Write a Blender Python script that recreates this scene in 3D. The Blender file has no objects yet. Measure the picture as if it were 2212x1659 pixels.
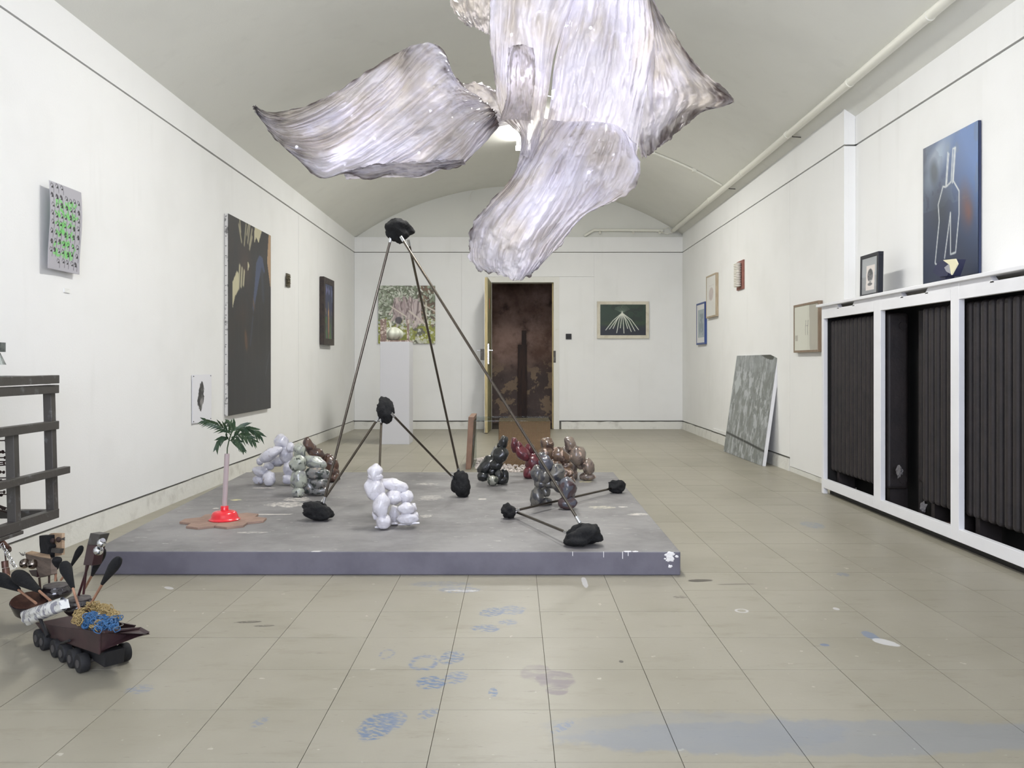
import bpy, bmesh, math, random
import numpy as np
from mathutils import Vector, Matrix, noise as mnoise

# ------------------------------------------------------------------ camera, world, light
F, CX, CY, H = 1820.0, 1112.0, 785.0, 0.94      # focal length in px, vanishing point, eye height
scn = bpy.context.scene
COL = scn.collection
cam_d = bpy.data.cameras.new('camera'); cam = bpy.data.objects.new('camera', cam_d); COL.objects.link(cam)
cam.location = (0, 0, H); cam.rotation_euler = (math.pi/2, 0, 0)
cam_d.sensor_width = 36; cam_d.lens = F/2212*36
cam_d.shift_x = (1106-CX)/2212; cam_d.shift_y = (CY-829.5)/2212
cam_d.clip_start = 0.02
scn.camera = cam
scn.view_settings.view_transform = 'Standard'; scn.view_settings.look = 'None'
scn.view_settings.exposure = -0.04; scn.view_settings.gamma = 1; scn.view_settings.use_curve_mapping = False
W = bpy.data.worlds.new('daylight'); scn.world = W; W.use_nodes = True
W.node_tree.nodes['Background'].inputs[0].default_value = (0.62, 0.74, 1.0, 1)
W.node_tree.nodes['Background'].inputs[1].default_value = 0.8

scn.cycles.max_bounces = 6; scn.cycles.diffuse_bounces = 4; scn.cycles.glossy_bounces = 3; scn.cycles.transmission_bounces = 5; scn.cycles.transparent_max_bounces = 6
scn.cycles.adaptive_threshold = .1; scn.cycles.caustics_reflective = False; scn.cycles.caustics_refractive = False
WIN_POWER, TUBE_POWER, LED_POWER = 290.0, 64.0, 0.42
def area(name, loc, rot, sx, sy, power, col):
    d = bpy.data.lights.new(name, 'AREA'); d.shape = 'RECTANGLE'; d.size = sx; d.size_y = sy
    d.energy = power; d.color = col
    o = bpy.data.objects.new(name, d); COL.objects.link(o); o.location = loc; o.rotation_euler = rot
    return o
YF, YB = -2.6, 12.05                       # front (window) wall, back wall
area('window_daylight', (0, YF-0.05, 1.95), (math.radians(90), 0, 0), 2.9, 2.1, WIN_POWER, (0.80, 0.84, 1.0))

# ------------------------------------------------------------------ helpers
rng = random.Random(7); nrg = np.random.default_rng(11)
def lin(c):
    return tuple((x/12.92 if x <= .04045 else ((x+.055)/1.055)**2.4) for x in c)
def rgb(r, g, b): return lin((r/255, g/255, b/255))
def P(px, py, Y): return Vector(((px-CX)*Y/F, Y, H+(CY-py)*Y/F))
def FL(px, py, z=0.0): return P(px, py, F*(H-z)/(py-CY))
def XP(px, py, x): return P(px, py, x*F/(px-CX))        # point on a plane x = const
def ray(px, py, p0, n):
    d = Vector(((px-CX)/F, 1, (CY-py)/F)); o = Vector((0, 0, H))
    return o + d*((p0-o).dot(n)/d.dot(n))
def link(o): COL.objects.link(o); return o
def tag(o, label=None, cat=None, group=None, kind=None):
    if label: o['label'] = label
    if cat: o['category'] = cat
    if group: o['group'] = group
    if kind: o['kind'] = kind
    return o
def thing(name, label, cat, loc, group=None):
    o = link(bpy.data.objects.new(name, None)); o.location = loc; o.empty_display_size = .05
    return tag(o, label, cat, group)
def adopt(o, parent):
    o.parent = parent; o.matrix_parent_inverse = Matrix.Translation(-Vector(parent.location))
    return o

_ico = {}
def ico(n):
    if n not in _ico:
        b = bmesh.new(); bmesh.ops.create_icosphere(b, subdivisions=n, radius=1)
        _ico[n] = ([v.co.copy() for v in b.verts], [[v.index for v in f.verts] for f in b.faces]); b.free()
    return _ico[n]
class MB:
    def __init__(s): s.v = []; s.f = []
    def add(s, vs, fs):
        k = len(s.v); s.v += [tuple(v) for v in vs]; s.f += [[i+k for i in f] for f in fs]; return s
    def box(s, a, b):
        x0, y0, z0 = a; x1, y1, z1 = b
        return s.add([(x0,y0,z0),(x1,y0,z0),(x1,y1,z0),(x0,y1,z0),(x0,y0,z1),(x1,y0,z1),(x1,y1,z1),(x0,y1,z1)],
                     [[0,3,2,1],[4,5,6,7],[0,1,5,4],[1,2,6,5],[2,3,7,6],[3,0,4,7]])
    def obox(s, c, ax, ay, az):
        c = Vector(c); p = []
        for k in (-1, 1):
            for i, j in ((-1,-1),(1,-1),(1,1),(-1,1)): p.append(c+i*ax+j*ay+k*az)
        return s.add(p, [[0,3,2,1],[4,5,6,7],[0,1,5,4],[1,2,6,5],[2,3,7,6],[3,0,4,7]])
    def bar(s, p, q, w, h, up=(0,0,1)):
        p, q = Vector(p), Vector(q); d = (q-p); u = Vector(up)
        side = d.cross(u).normalized(); u2 = side.cross(d).normalized()
        return s.obox((p+q)/2, d/2, u2*h/2, side*w/2)
    def tube(s, pts, r, n=10, cap=True):
        pts = [Vector(p) for p in pts]; m = len(pts); rs = r if isinstance(r, (list, tuple)) else [r]*m
        vs = []; ref = None
        for i, p in enumerate(pts):
            t = (pts[min(i+1, m-1)]-pts[max(i-1, 0)]).normalized()
            if ref is None: ref = t.orthogonal().normalized()
            a = (ref-t*ref.dot(t)).normalized(); b = t.cross(a); ref = a
            for k in range(n):
                an = 2*math.pi*k/n; vs.append(p+(a*math.cos(an)+b*math.sin(an))*rs[i])
        fs = [[i*n+k, i*n+(k+1)%n, (i+1)*n+(k+1)%n, (i+1)*n+k] for i in range(m-1) for k in range(n)]
        if cap: fs += [list(range(n))[::-1], [(m-1)*n+k for k in range(n)]]
        return s.add(vs, fs)
    def lathe(s, c, prof, n=28, axis=(0,0,1)):
        q = Vector((0,0,1)).rotation_difference(Vector(axis)); c = Vector(c); vs = []
        for r, z in prof:
            for k in range(n):
                a = 2*math.pi*k/n; vs.append(c+q@Vector((r*math.cos(a), r*math.sin(a), z)))
        m = len(prof)
        fs = [[i*n+k, i*n+(k+1)%n, (i+1)*n+(k+1)%n, (i+1)*n+k] for i in range(m-1) for k in range(n)]
        fs += [list(range(n))[::-1], [(m-1)*n+k for k in range(n)]]
        return s.add(vs, fs)
    def blob(s, c, ax, ay, az, bump=.1, freq=1.6, seed=0, lev=3, rough=0.0, zmin=None):
        vs, fs = ico(lev); out = []; o = Vector((seed*3.7, seed*1.9, seed*5.3))
        for v in vs:
            d = 1+bump*mnoise.noise(v*freq+o)
            if rough:
                d += rough*(mnoise.noise(v*freq*2.6+o)*.6+mnoise.noise(v*freq*6+o)*.3+mnoise.noise(v*freq*13+o)*.16)
            p = Vector(c)+(ax*v.x+ay*v.y+az*v.z)*d
            if zmin is not None and p.z < zmin: p.z = zmin+.002
            out.append(p)
        return s.add(out, fs)
    def prism(s, poly, d):
        d = Vector(d); n = len(poly); a = [Vector(p) for p in poly]
        return s.add(a+[p+d for p in a], [list(range(n)), [n+k for k in range(n)][::-1]]+[[k, k+n, (k+1)%n+n, (k+1)%n] for k in range(n)])
    def build(s, name, m, parent=None, smooth=False, fix=False):
        me = bpy.data.meshes.new(name); me.from_pydata(s.v, [], s.f); me.update()
        if fix:
            b = bmesh.new(); b.from_mesh(me); bmesh.ops.recalc_face_normals(b, faces=b.faces); b.to_mesh(me); b.free()
        me.materials.append(m)
        if smooth:
            me.polygons.foreach_set('use_smooth', [True]*len(me.polygons))
            if smooth != 2:
                try: me.set_sharp_from_angle(angle=math.radians(50))
                except Exception: pass
        o = link(bpy.data.objects.new(name, me))
        if parent: adopt(o, parent)
        return o
def bevel(o, w, n=2):
    m = o.modifiers.new('bevel', 'BEVEL'); m.width = w; m.segments = n; m.limit_method = 'ANGLE'
    return o

class NT:
    def __init__(s, m): s.t = m.node_tree; s.n = s.t.nodes; s.l = s.t.links
    def new(s, ty, **kw):
        n = s.n.new(ty)
        for k, v in kw.items(): setattr(n, k, v)
        return n
    def link(s, a, b): s.l.new(a, b)
    def math(s, op, a, b=None, clamp=False):
        n = s.n.new('ShaderNodeMath'); n.operation = op; n.use_clamp = clamp
        for i, x in enumerate((a, b)):
            if x is None: continue
            if isinstance(x, (int, float)): n.inputs[i].default_value = x
            else: s.l.new(x, n.inputs[i])
        return n.outputs[0]
    def mix(s, fac, a, b):
        n = s.n.new('ShaderNodeMix'); n.data_type = 'RGBA'
        for i, x in ((0, fac), (6, a), (7, b)):
            if isinstance(x, (int, float)): n.inputs[i].default_value = x
            elif isinstance(x, tuple): n.inputs[i].default_value = (*x[:3], 1)
            else: s.l.new(x, n.inputs[i])
        return n.outputs[2]
    def noise(s, vec, scale, detail=4, rough=.6, dist=0):
        n = s.n.new('ShaderNodeTexNoise'); n.inputs['Scale'].default_value = scale; n.inputs['Detail'].default_value = detail
        n.inputs['Roughness'].default_value = rough; n.inputs['Distortion'].default_value = dist
        if vec is not None: s.l.new(vec, n.inputs['Vector'])
        return n.outputs['Fac']
    def ramp(s, x, a, b):
        n = s.n.new('ShaderNodeMapRange'); n.interpolation_type = 'SMOOTHSTEP'
        n.inputs[1].default_value = a; n.inputs[2].default_value = b; s.l.new(x, n.inputs[0]); return n.outputs[0]
    def scale(s, vec, xyz):
        n = s.n.new('ShaderNodeVectorMath'); n.operation = 'MULTIPLY'; s.l.new(vec, n.inputs[0]); n.inputs[1].default_value = xyz
        return n.outputs[0]
    def pos(s): return s.n.new('ShaderNodeNewGeometry').outputs['Position']
    def bsdf(s): return s.n['Principled BSDF']
    def bump(s, h, strength, dist=.01):
        b = s.n.new('ShaderNodeBump'); b.inputs['Strength'].default_value = strength; b.inputs['Distance'].default_value = dist
        s.l.new(h, b.inputs['Height']); s.l.new(b.outputs[0], s.bsdf().inputs['Normal'])
def newmat(name, col=(.8,.8,.8), rough=.5, metal=0, coat=0, spec=.5):
    m = bpy.data.materials.new(name); m.use_nodes = True; t = NT(m); b = t.bsdf()
    b.inputs['Base Color'].default_value = (*col[:3], 1); b.inputs['Roughness'].default_value = rough
    b.inputs['Metallic'].default_value = metal; b.inputs['Coat Weight'].default_value = coat
    b.inputs['Coat Roughness'].default_value = .05; b.inputs['Specular IOR Level'].default_value = spec
    return m, t
def mat(name, c1, c2=None, rough=.5, metal=0, scale=8, lo=.4, hi=.65, bump=0, bdist=.01, bscale=None, stretch=None, coat=0, spec=.5, detail=5):
    m, t = newmat(name, c1, rough, metal, coat, spec)
    if c2 is not None or bump:
        v = t.pos()
        if stretch: v = t.scale(v, stretch)
        n = t.noise(v, scale, detail)
        if c2 is not None: t.link(t.mix(t.ramp(n, lo, hi), c1, c2), t.bsdf().inputs['Base Color'])
        if bump: t.bump(t.noise(v, bscale or scale, detail), bump, bdist)
    return m
def glass(name, tint=(.9,.95,.93), alpha=.12):
    m, t = newmat(name, tint, .02); out = t.n['Material Output']
    tr = t.new('ShaderNodeBsdfTransparent'); tr.inputs[0].default_value = (*tint, 1)
    gl = t.new('ShaderNodeBsdfGlossy'); gl.inputs['Roughness'].default_value = .03
    mx = t.new('ShaderNodeMixShader'); mx.inputs[0].default_value = alpha
    t.link(tr.outputs[0], mx.inputs[1]); t.link(gl.outputs[0], mx.inputs[2]); t.link(mx.outputs[0], out.inputs[0])
    return m

# painted pictures: colours computed on a grid of vertices
def vnoise(h, w, fx, fy, seed=0, octs=3):
    r = np.random.default_rng(seed); out = np.zeros((h, w)); amp = 1; tot = 0
    for o in range(octs):
        gx, gy = max(2, int(fx*2**o)+2), max(2, int(fy*2**o)+2); g = r.random((gy, gx))
        x = np.linspace(0, gx-1.001, w); y = np.linspace(0, gy-1.001, h)
        xi = x.astype(int); yi = y.astype(int); xf = x-xi; yf = y-yi
        xf = xf*xf*(3-2*xf); yf = yf*yf*(3-2*yf)
        a = g[np.ix_(yi, xi)]; b = g[np.ix_(yi, xi+1)]; c = g[np.ix_(yi+1, xi)]; d = g[np.ix_(yi+1, xi+1)]
        out += amp*((a*(1-xf)+b*xf)*(1-yf[:,None])+(c*(1-xf)+d*xf)*yf[:,None]); tot += amp; amp *= .55
    return out/tot
class Pic:
    def __init__(s, w, h, col):
        s.w, s.h = w, h; s.a = np.zeros((h, w, 3)); s.a[:] = np.array(col)/255
        s.X, s.Y = np.meshgrid(np.linspace(0, 1, w), np.linspace(0, 1, h))
    def blend(s, m, col):
        m = np.clip(m, 0, 1)[..., None]; s.a = s.a*(1-m)+np.array(col)/255*m
    def poly(s, pts, col, al=1):
        ins = np.zeros((s.h, s.w), bool); n = len(pts)
        for i in range(n):
            x0, y0 = pts[i]; x1, y1 = pts[(i+1) % n]
            if y0 == y1: continue
            c = ((y0 > s.Y) != (y1 > s.Y)) & (s.X < (x1-x0)*(s.Y-y0)/(y1-y0)+x0); ins ^= c
        s.blend(ins*al, col)
    def line(s, pts, w, col, al=1, asp=1.0):
        d = np.full((s.h, s.w), 9.)
        for (x0, y0), (x1, y1) in zip(pts[:-1], pts[1:]):
            dx, dy = x1-x0, (y1-y0)*asp; L = dx*dx+dy*dy+1e-12
            t = np.clip(((s.X-x0)*dx+(s.Y-y0)*asp*dy)/L, 0, 1)
            d = np.minimum(d, np.hypot(s.X-x0-t*dx, (s.Y-y0)*asp-t*dy))
        s.blend(np.clip(1.5-d/w, 0, 1)*al, col)
    def ell(s, cx, cy, rx, ry, ang, col, al=1, soft=.25):
        c, n = math.cos(ang), math.sin(ang); u = (s.X-cx)*c+(s.Y-cy)*n; v = -(s.X-cx)*n+(s.Y-cy)*c
        s.blend(np.clip((1-np.hypot(u/rx, v/ry))/soft, 0, 1)*al, col)
M_PAINT, t = newmat('painted_picture', rough=.42)
_at = t.new('ShaderNodeAttribute', attribute_name='paint'); t.link(_at.outputs['Color'], t.bsdf().inputs['Base Color'])
M_PRINT, t = newmat('printed_paper', rough=.7)
_at = t.new('ShaderNodeAttribute', attribute_name='paint'); t.link(_at.outputs['Color'], t.bsdf().inputs['Base Color'])
def picture(name, pic, o, U, V, Wd, Ht, m, parent, curl=None):
    """grid of pic.w x pic.h vertices; o top-left corner, U right, V down (unit vectors)"""
    h, w = pic.h, pic.w
    o, U, V = Vector(o), Vector(U), Vector(V); N = U.cross(V).normalized()*-1
    xs = np.linspace(0, Wd, w); ys = np.linspace(0, Ht, h); gx, gy = np.meshgrid(xs, ys)
    co = np.array(o)+gx[..., None]*np.array(U)+gy[..., None]*np.array(V)
    if curl is not None: co = co+curl(gx/Wd, gy/Ht)[..., None]*np.array(N)
    me = bpy.data.meshes.new(name); i = np.arange(h*w).reshape(h, w)
    fs = np.stack([i[:-1,:-1], i[1:,:-1], i[1:,1:], i[:-1,1:]], -1).reshape(-1, 4)
    me.vertices.add(h*w); me.vertices.foreach_set('co', co.reshape(-1)); me.loops.add(fs.size); me.loops.foreach_set('vertex_index', fs.reshape(-1))
    me.polygons.add(len(fs)); me.polygons.foreach_set('loop_start', np.arange(0, fs.size, 4)); me.update(calc_edges=True); me.validate()
    a = np.clip(pic.a, 0, 1); a = np.where(a <= .04045, a/12.92, ((a+.055)/1.055)**2.4)
    at = me.color_attributes.new('paint', 'FLOAT_COLOR', 'POINT')
    at.data.foreach_set('color', np.concatenate([a, np.ones((h, w, 1))], -1).astype(np.float32).reshape(-1))
    me.materials.append(m); ob = link(bpy.data.objects.new(name, me)); adopt(ob, parent)
    return ob
def hung(name, label, cat, pic, tl, U, Wd, Ht, depth, m_side, frame=0, fdepth=None, m=M_PAINT, V=(0,0,-1), glazed=None, group=None):
    """a picture on a stretcher or in a frame; tl = top-left of its outer front face"""
    tl, U, V = Vector(tl), Vector(U), Vector(V); N = V.cross(U).normalized()
    root = thing(name, label, cat, tl+V*Ht, group)
    i = frame; ins = .004 if frame else 0
    picture('canvas' if m == M_PAINT else 'print', pic, tl+U*i+V*i-N*ins, U, V, Wd-2*i, Ht-2*i, m, root)
    c = tl+U*Wd/2+V*Ht/2
    MB().obox(c-N*((depth+ins+.002)/2+.0005), U*(Wd/2-i*.5), V*(Ht/2-i*.5), N*((depth-ins-.003)/2)).build('backing', m_side, root)
    if frame:
        for a, b in (((0,0),(1,0)), ((0,1),(1,1))):
            y = i/2 if a[1] == 0 else Ht-i/2
            bevel(MB().obox(tl+U*Wd/2+V*y-N*depth/2, U*Wd/2, V*i/2, N*depth/2).build('frame_rail', m_side, root), .0015)
        for x in (i/2, Wd-i/2):
            bevel(MB().obox(tl+U*x+V*Ht/2-N*depth/2, U*i/2, V*(Ht/2-i), N*depth/2).build('frame_rail', m_side, root), .0015)
    if glazed:
        MB().obox(c-N*.002, U*(Wd/2-i), V*(Ht/2-i), N*.0008).build('glass', glazed, root)
    return root

# ------------------------------------------------------------------ materials
def wallmat(name, c, c2, bump=.12):
    m, t = newmat(name, c, .75, spec=.25); p = t.pos()
    n1 = t.noise(p, 1.3, 3); n2 = t.noise(t.scale(p, (6, 6, .8)), 1.2, 2)
    a = t.mix(t.math('MULTIPLY', t.ramp(n1, .45, .75), .6), c, c2)
    t.link(t.mix(t.math('MULTIPLY', t.ramp(n2, .58, .8), .5), a, c2), t.bsdf().inputs['Base Color'])
    t.bump(t.noise(p, 90, 2), bump, .004)
    return m
M_WALL = wallmat('white_wall_paint', rgb(239, 239, 237), rgb(231, 231, 228))
M_CEIL = wallmat('ceiling_plaster', rgb(226, 226, 219), rgb(217, 217, 210))
M_BASE = mat('baseboard_paint', rgb(226, 225, 218), rgb(204, 202, 194), .6, scale=7, lo=.5, hi=.75, bump=.5, bscale=30)
M_DARKGAP = mat('dark_gap', rgb(120, 118, 112), rough=.9)
M_WHITE = mat('white_gloss_paint', rgb(236, 236, 238), rgb(230, 230, 232), .45, scale=2)
M_PIPE = mat('painted_pipe', rgb(232, 231, 220), rough=.45)
M_BLACKROCK = mat('coal', rgb(9, 10, 12), rgb(16, 17, 19), .8, scale=30, bump=1.0, bdist=.006, bscale=90)
M_STEEL = mat('polished_rod', rgb(105, 98, 90), rough=.22, metal=1)
M_CHROME = mat('chrome', rgb(215, 217, 220), rough=.15, metal=1)
M_IRON = mat('grey_steel', rgb(84, 81, 77), rgb(122, 122, 122), .5, .4, scale=16, lo=.55, hi=.7, bump=.2)
M_BLACK = mat('black_satin', rgb(24, 24, 27), rough=.5)

# floor tiles: colour, scuffs, paint prints and a painted cool daylight band on the tiles; a tile carries only the marks that fall on it
BL = rgb(94, 115, 144); BL2 = rgb(118, 129, 146); PU = rgb(120, 110, 114); WH = rgb(200, 199, 198); DK = rgb(82, 77, 68)
STAINS_AND_DAYLIGHT = ((1062,1322,24,.05,20,BL,.75), (1108,1318,28,.05,10,BL2,.8), (1050,1357,30,.035,15,BL,.75), (1098,1345,20,.03,10,BL2,.8),
          (915,1431,30,.06,8,BL2,.9,34,.42,.55,True), (975,1421,26,.05,8,BL,.75), (930,1475,32,.045,8,BL,.9), (985,1463,24,.045,8,BL2,.9),
          (835,1413,16,.04,0,BL2,.7,34,.42,.55,True), (815,1568,36,.07,12,BL,.8,46), (850,1556,26,.05,0,BL2,.8,46), (925,1542,18,.035,30,BL2,.8),
          (1065,1495,10,.03,0,BL,.8), (1200,1468,40,.06,0,PU,.75,10,.3,.6), (1160,1455,34,.06,0,PU,.5,10,.3,.6), (1205,1492,24,.03,0,PU,.7,10,.3,.6),
          (1215,1570,14,.04,40,BL2,.8), (1820,1592,560,.11,-1,BL2,.34,4,.0,.5), (1500,1578,300,.13,0,BL2,.22,4,.1,.55), (1880,1373,14,.04,0,BL2,.8,20,.2,.4),  # the two widest marks paint a cool daylight band into the tile colour
          (1912,1387,16,.04,-35,WH,.75,20,.2,.4), (1782,1393,10,.012,0,BL,.7,20,.2,.4), (1755,1134,22,.09,0,BL2,.7), (1822,1241,12,.03,0,BL,.6),
          (1513,1254,26,.02,-5,DK,.9,16,.2,.4), (1590,1262,40,.010,-4,DK,.5,16,.2,.4), (535,1344,30,.010,-8,DK,.8,40,.4,.5), (570,1352,22,.010,-8,DK,.7,40,.4,.5),
          (990,1274,46,.04,0,BL2,.6), (1000,1276,40,.012,0,WH,.85), (1263,1258,6,.07,0,WH,.7,12,.1,.3), (950,1262,60,.04,0,BL2,.4),
          (1602,1319,14,.022,0,WH,.75,34,.1,.3,True), (1806,1315,6,.015,0,WH,.8,10,.1,.3), (1342,1429,5,.010,0,rgb(84,80,72),.95,5,0,.1),
          (300,1490,30,.03,0,BL2,.6), (560,1560,14,.03,20,BL2,.6), (1470,1290,14,.015,0,DK,.6), (365,1270,16,.012,40,WH,.7,12,.1,.3))
def tile_mat(ids):
    m, t = newmat('vinyl_tile', rough=.40, spec=.4)
    p = t.pos(); oi = t.new('ShaderNodeObjectInfo').outputs['Random']
    c = t.mix(t.ramp(t.noise(p, 1.1, 4), .35, .7), rgb(155, 150, 135), rgb(142, 137, 121))
    c = t.mix(t.math('MULTIPLY', oi, .22), c, rgb(168, 163, 148))
    c = t.mix(t.math('MULTIPLY', t.ramp(t.noise(t.scale(p, (1, 3, 1)), 3.5, 5, .7), .52, .76), .5), c, rgb(128, 122, 103))
    c = t.mix(t.math('MULTIPLY', t.ramp(t.noise(t.scale(p, (2.2, 9, 1)), 6, 3, .7), .65, .74), .5), c, rgb(104, 99, 86))
    c = t.mix(t.math('MULTIPLY', t.ramp(t.noise(p, 26, 2, .5), .72, .76), .6), c, rgb(196, 191, 178))
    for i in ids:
        px, py, rw, rd, ang, col, al = STAINS_AND_DAYLIGHT[i][:7]; rw *= 1.15; rd *= 1.3 if rd < .1 else 1; al = min(1, al*1.1); scale, lo, hi, ring = (tuple(STAINS_AND_DAYLIGHT[i][7:])+(34, .42, .55, False)[len(STAINS_AND_DAYLIGHT[i])-7:])
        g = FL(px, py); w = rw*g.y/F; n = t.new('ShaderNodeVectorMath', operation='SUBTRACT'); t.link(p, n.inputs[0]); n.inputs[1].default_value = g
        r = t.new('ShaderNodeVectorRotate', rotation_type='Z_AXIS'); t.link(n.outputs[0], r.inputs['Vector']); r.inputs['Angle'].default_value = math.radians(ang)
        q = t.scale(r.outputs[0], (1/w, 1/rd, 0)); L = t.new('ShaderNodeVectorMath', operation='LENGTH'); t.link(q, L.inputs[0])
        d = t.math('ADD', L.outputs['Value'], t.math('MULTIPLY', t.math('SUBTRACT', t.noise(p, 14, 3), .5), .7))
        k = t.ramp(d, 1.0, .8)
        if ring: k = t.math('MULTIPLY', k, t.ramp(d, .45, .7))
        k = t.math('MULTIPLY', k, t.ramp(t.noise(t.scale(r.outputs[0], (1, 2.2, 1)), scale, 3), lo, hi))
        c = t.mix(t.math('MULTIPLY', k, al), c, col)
    t.link(c, t.bsdf().inputs['Base Color']); t.bump(t.noise(p, 60, 3), .08, .003)
    return m
TILE_MATS = {}
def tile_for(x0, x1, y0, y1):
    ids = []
    for i, a in enumerate(STAINS_AND_DAYLIGHT):
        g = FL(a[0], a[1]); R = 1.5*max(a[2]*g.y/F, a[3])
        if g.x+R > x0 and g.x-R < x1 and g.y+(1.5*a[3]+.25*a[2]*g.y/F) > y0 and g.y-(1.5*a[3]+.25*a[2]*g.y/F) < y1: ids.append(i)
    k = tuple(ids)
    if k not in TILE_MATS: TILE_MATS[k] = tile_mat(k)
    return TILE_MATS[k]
M_TILE = tile_for(99, 99.1, 99, 99.1)
M_GROUT = mat('tile_joint', rgb(92, 86, 72), rough=.9)

# ------------------------------------------------------------------ room
XL, XR, XR2, YP = -2.294, 2.40, 2.484, 6.14     # left wall, right wall far, right wall in the recess, pier end
AXC, AR = .09, 4.187; AZC = 3.49-AR
def vault(x): return AZC+math.sqrt(AR*AR-(x-AXC)**2)
fl = MB().box((XL-.1, YF, -.08), (XR2+.1, YB+.05, -.004)).build('floor', M_GROUT); tag(fl, kind='structure')
T = .3005; G = .0018
b = MB().box((0, 0, -.004), (T-G, T-G, 0)); tile_me = None
PLAT = [(-1.885, 3.745), (.735, 3.735), (.757, 6.46), (-2.06, 6.46)]
tx0, ty0 = .0957, 1.987
vis, rest = [], []
for i in range(-9, 9):
    for j in range(-16, 35):
        x, y = tx0+i*T, ty0+j*T
        if x+T < XL or x > XR2 or y+T < YF or y > YB: continue
        x0, x1, y0, y1 = max(x, XL), min(x+T-G, XR2), max(y, YF), min(y+T-G, YB)
        if x1-x0 < .01 or y1-y0 < .01: continue
        full = (x1-x0 > T-G-1e-4 and y1-y0 > T-G-1e-4); cx, cy = (x0+x1)/2, (y0+y1)/2
        seen = False
        for ax, ay in ((x0, y0), (x1, y0), (x0, y1), (x1, y1)):
            if ay < 1.6: continue
            u, v = CX+ax*F/ay, CY+H*F/ay
            if -20 < u < 2232 and v < 1700: seen = True
        if -1.87 < x0 and x1 < .72 and y0 > 3.76 and y1 < 7.2: seen = False
        (vis if seen else rest).append((cy, x0, x1, y0, y1, full))
vis.sort(); rest += vis[300:]; vis = vis[:300]
for n, (cy, x0, x1, y0, y1, full) in enumerate(vis):
    if full and tile_me:
        o = link(bpy.data.objects.new('tile', tile_me)); adopt(o, fl)
    else:
        m_ = MB().box((0, 0, -.006), (x1-x0, y1-y0, 0)); o = m_.build('tile', M_TILE, fl)
        if full: tile_me = o.data
    o.location = (x0, y0, rng.uniform(-.0004, .0002))
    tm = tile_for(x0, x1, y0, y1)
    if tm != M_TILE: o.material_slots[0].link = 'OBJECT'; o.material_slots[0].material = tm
b = MB()
for cy, x0, x1, y0, y1, full in rest: b.box((x0, y0, -.006), (x1, y1, 0))
tag(b.build('far_tiles', M_TILE, fl), kind='stuff')

def struct(name, mb, m, parent=None, **k):
    o = mb.build(name, m, parent, **k)
    if parent is None: tag(o, kind='structure')
    return o
RZ = 2.53                                   # picture-rail groove
# left wall: plaster core with boards in front of it
wl = struct('wall_left', MB().box((XL-.16, YF-.1, 0), (XL-.026, YB+.1, 2.80)), M_DARKGAP)
for y0, y1, d in ((YF, -.3, .008), (-.3, 2.6, .008), (2.6, 5.965, .006), (5.967, 8.94, 0), (8.942, YB, .001)):
    MB().box((XL-.03, y0, .126), (XL+d-.002, y1-.0015, RZ-.006)).build('board', M_WALL, wl)
for y0, y1 in ((YF, 3.2), (3.2015, 7.4), (7.4015, YB)):
    MB().box((XL-.03, y0, RZ+.006), (XL+.003, y1, 2.79)).build('fascia_board', M_WALL, wl)
def baseboard(name, path, h, th, inward, seed):
    """uneven skirting along a straight path"""
    a, c = Vector(path[0]), Vector(path[1]); n = 40; d = Vector(inward); b = MB(); vs = []
    for k in range(n+1):
        q = a.lerp(c, k/n); hh = h+.010*mnoise.noise(Vector((k*.35, seed, 0))); tt = th+.006*mnoise.noise(Vector((k*.5, seed, 4)))
        vs += [q, q+d*(tt+.008), q+d*tt+Vector((0,0,hh)), q+Vector((0,0,hh))]
    fs = []
    for k in range(n):
        for e in range(4): fs.append([k*4+e, k*4+(e+1)%4, k*4+4+(e+1)%4, k*4+4+e])
    b.add(vs, fs+[[0,1,2,3], [n*4+e for e in (3,2,1,0)]]); return struct(name, b, M_BASE, fix=True)
baseboard('baseboard_left', ((XL-.026, YF, 0), (XL-.026, YB-.02, 0)), .113, .024, (1,0,0), 1)
# right wall
wr = struct('wall_right', MB().box((XR2+.024, YF-.1, 0), (XR2+.16, YB+.1, 2.80)), M_DARKGAP)
MB().box((XR+.02, YP+.03, 0), (XR2+.03, YB+.1, 2.80)).build('pier_core', M_DARKGAP, wr)
for y0, y1, z0 in ((YP, 7.35, .045), (7.352, 9.75, .122), (9.752, YB, .122)):
    MB().box((XR, y0, z0), (XR+.03, y1-.0015, RZ-.006)).build('board', M_WALL, wr)
MB().box((XR, YP-.0, RZ+.006), (XR+.03, YB, 2.80)).build('fascia_board', M_WALL, wr)
MB().box((XR+.0305, YP, 0.045), (XR2-.0005, YP+.028, RZ-.006)).build('pier_return', M_WALL, wr)
MB().box((XR+.0305, YP, RZ+.006), (XR2-.003, YP+.028, 2.80)).build('fascia_board', M_WALL, wr)
for y0, y1 in ((YF, 1.9), (1.902, YP)):
    MB().box((XR2, y0, 0), (XR2+.03, y1, RZ-.006)).build('board', M_WALL, wr)
    MB().box((XR2-.002, y0, RZ+.006), (XR2+.03, y1, 2.80)).build('fascia_board', M_WALL, wr)
baseboard('baseboard_right', ((XR+.022, 7.36, 0), (XR+.022, YB-.02, 0)), .105, .024, (-1,0,0), 2)
MB().box((XR+.0, YP, 0), (XR+.028, 7.35, .04)).build('floor_strip', M_BASE, wr)
MB().box((XR-.012, 9.0, .124), (XR-.0005, 10.15, .160)).build('cover_strip', M_WALL, wr)
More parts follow.
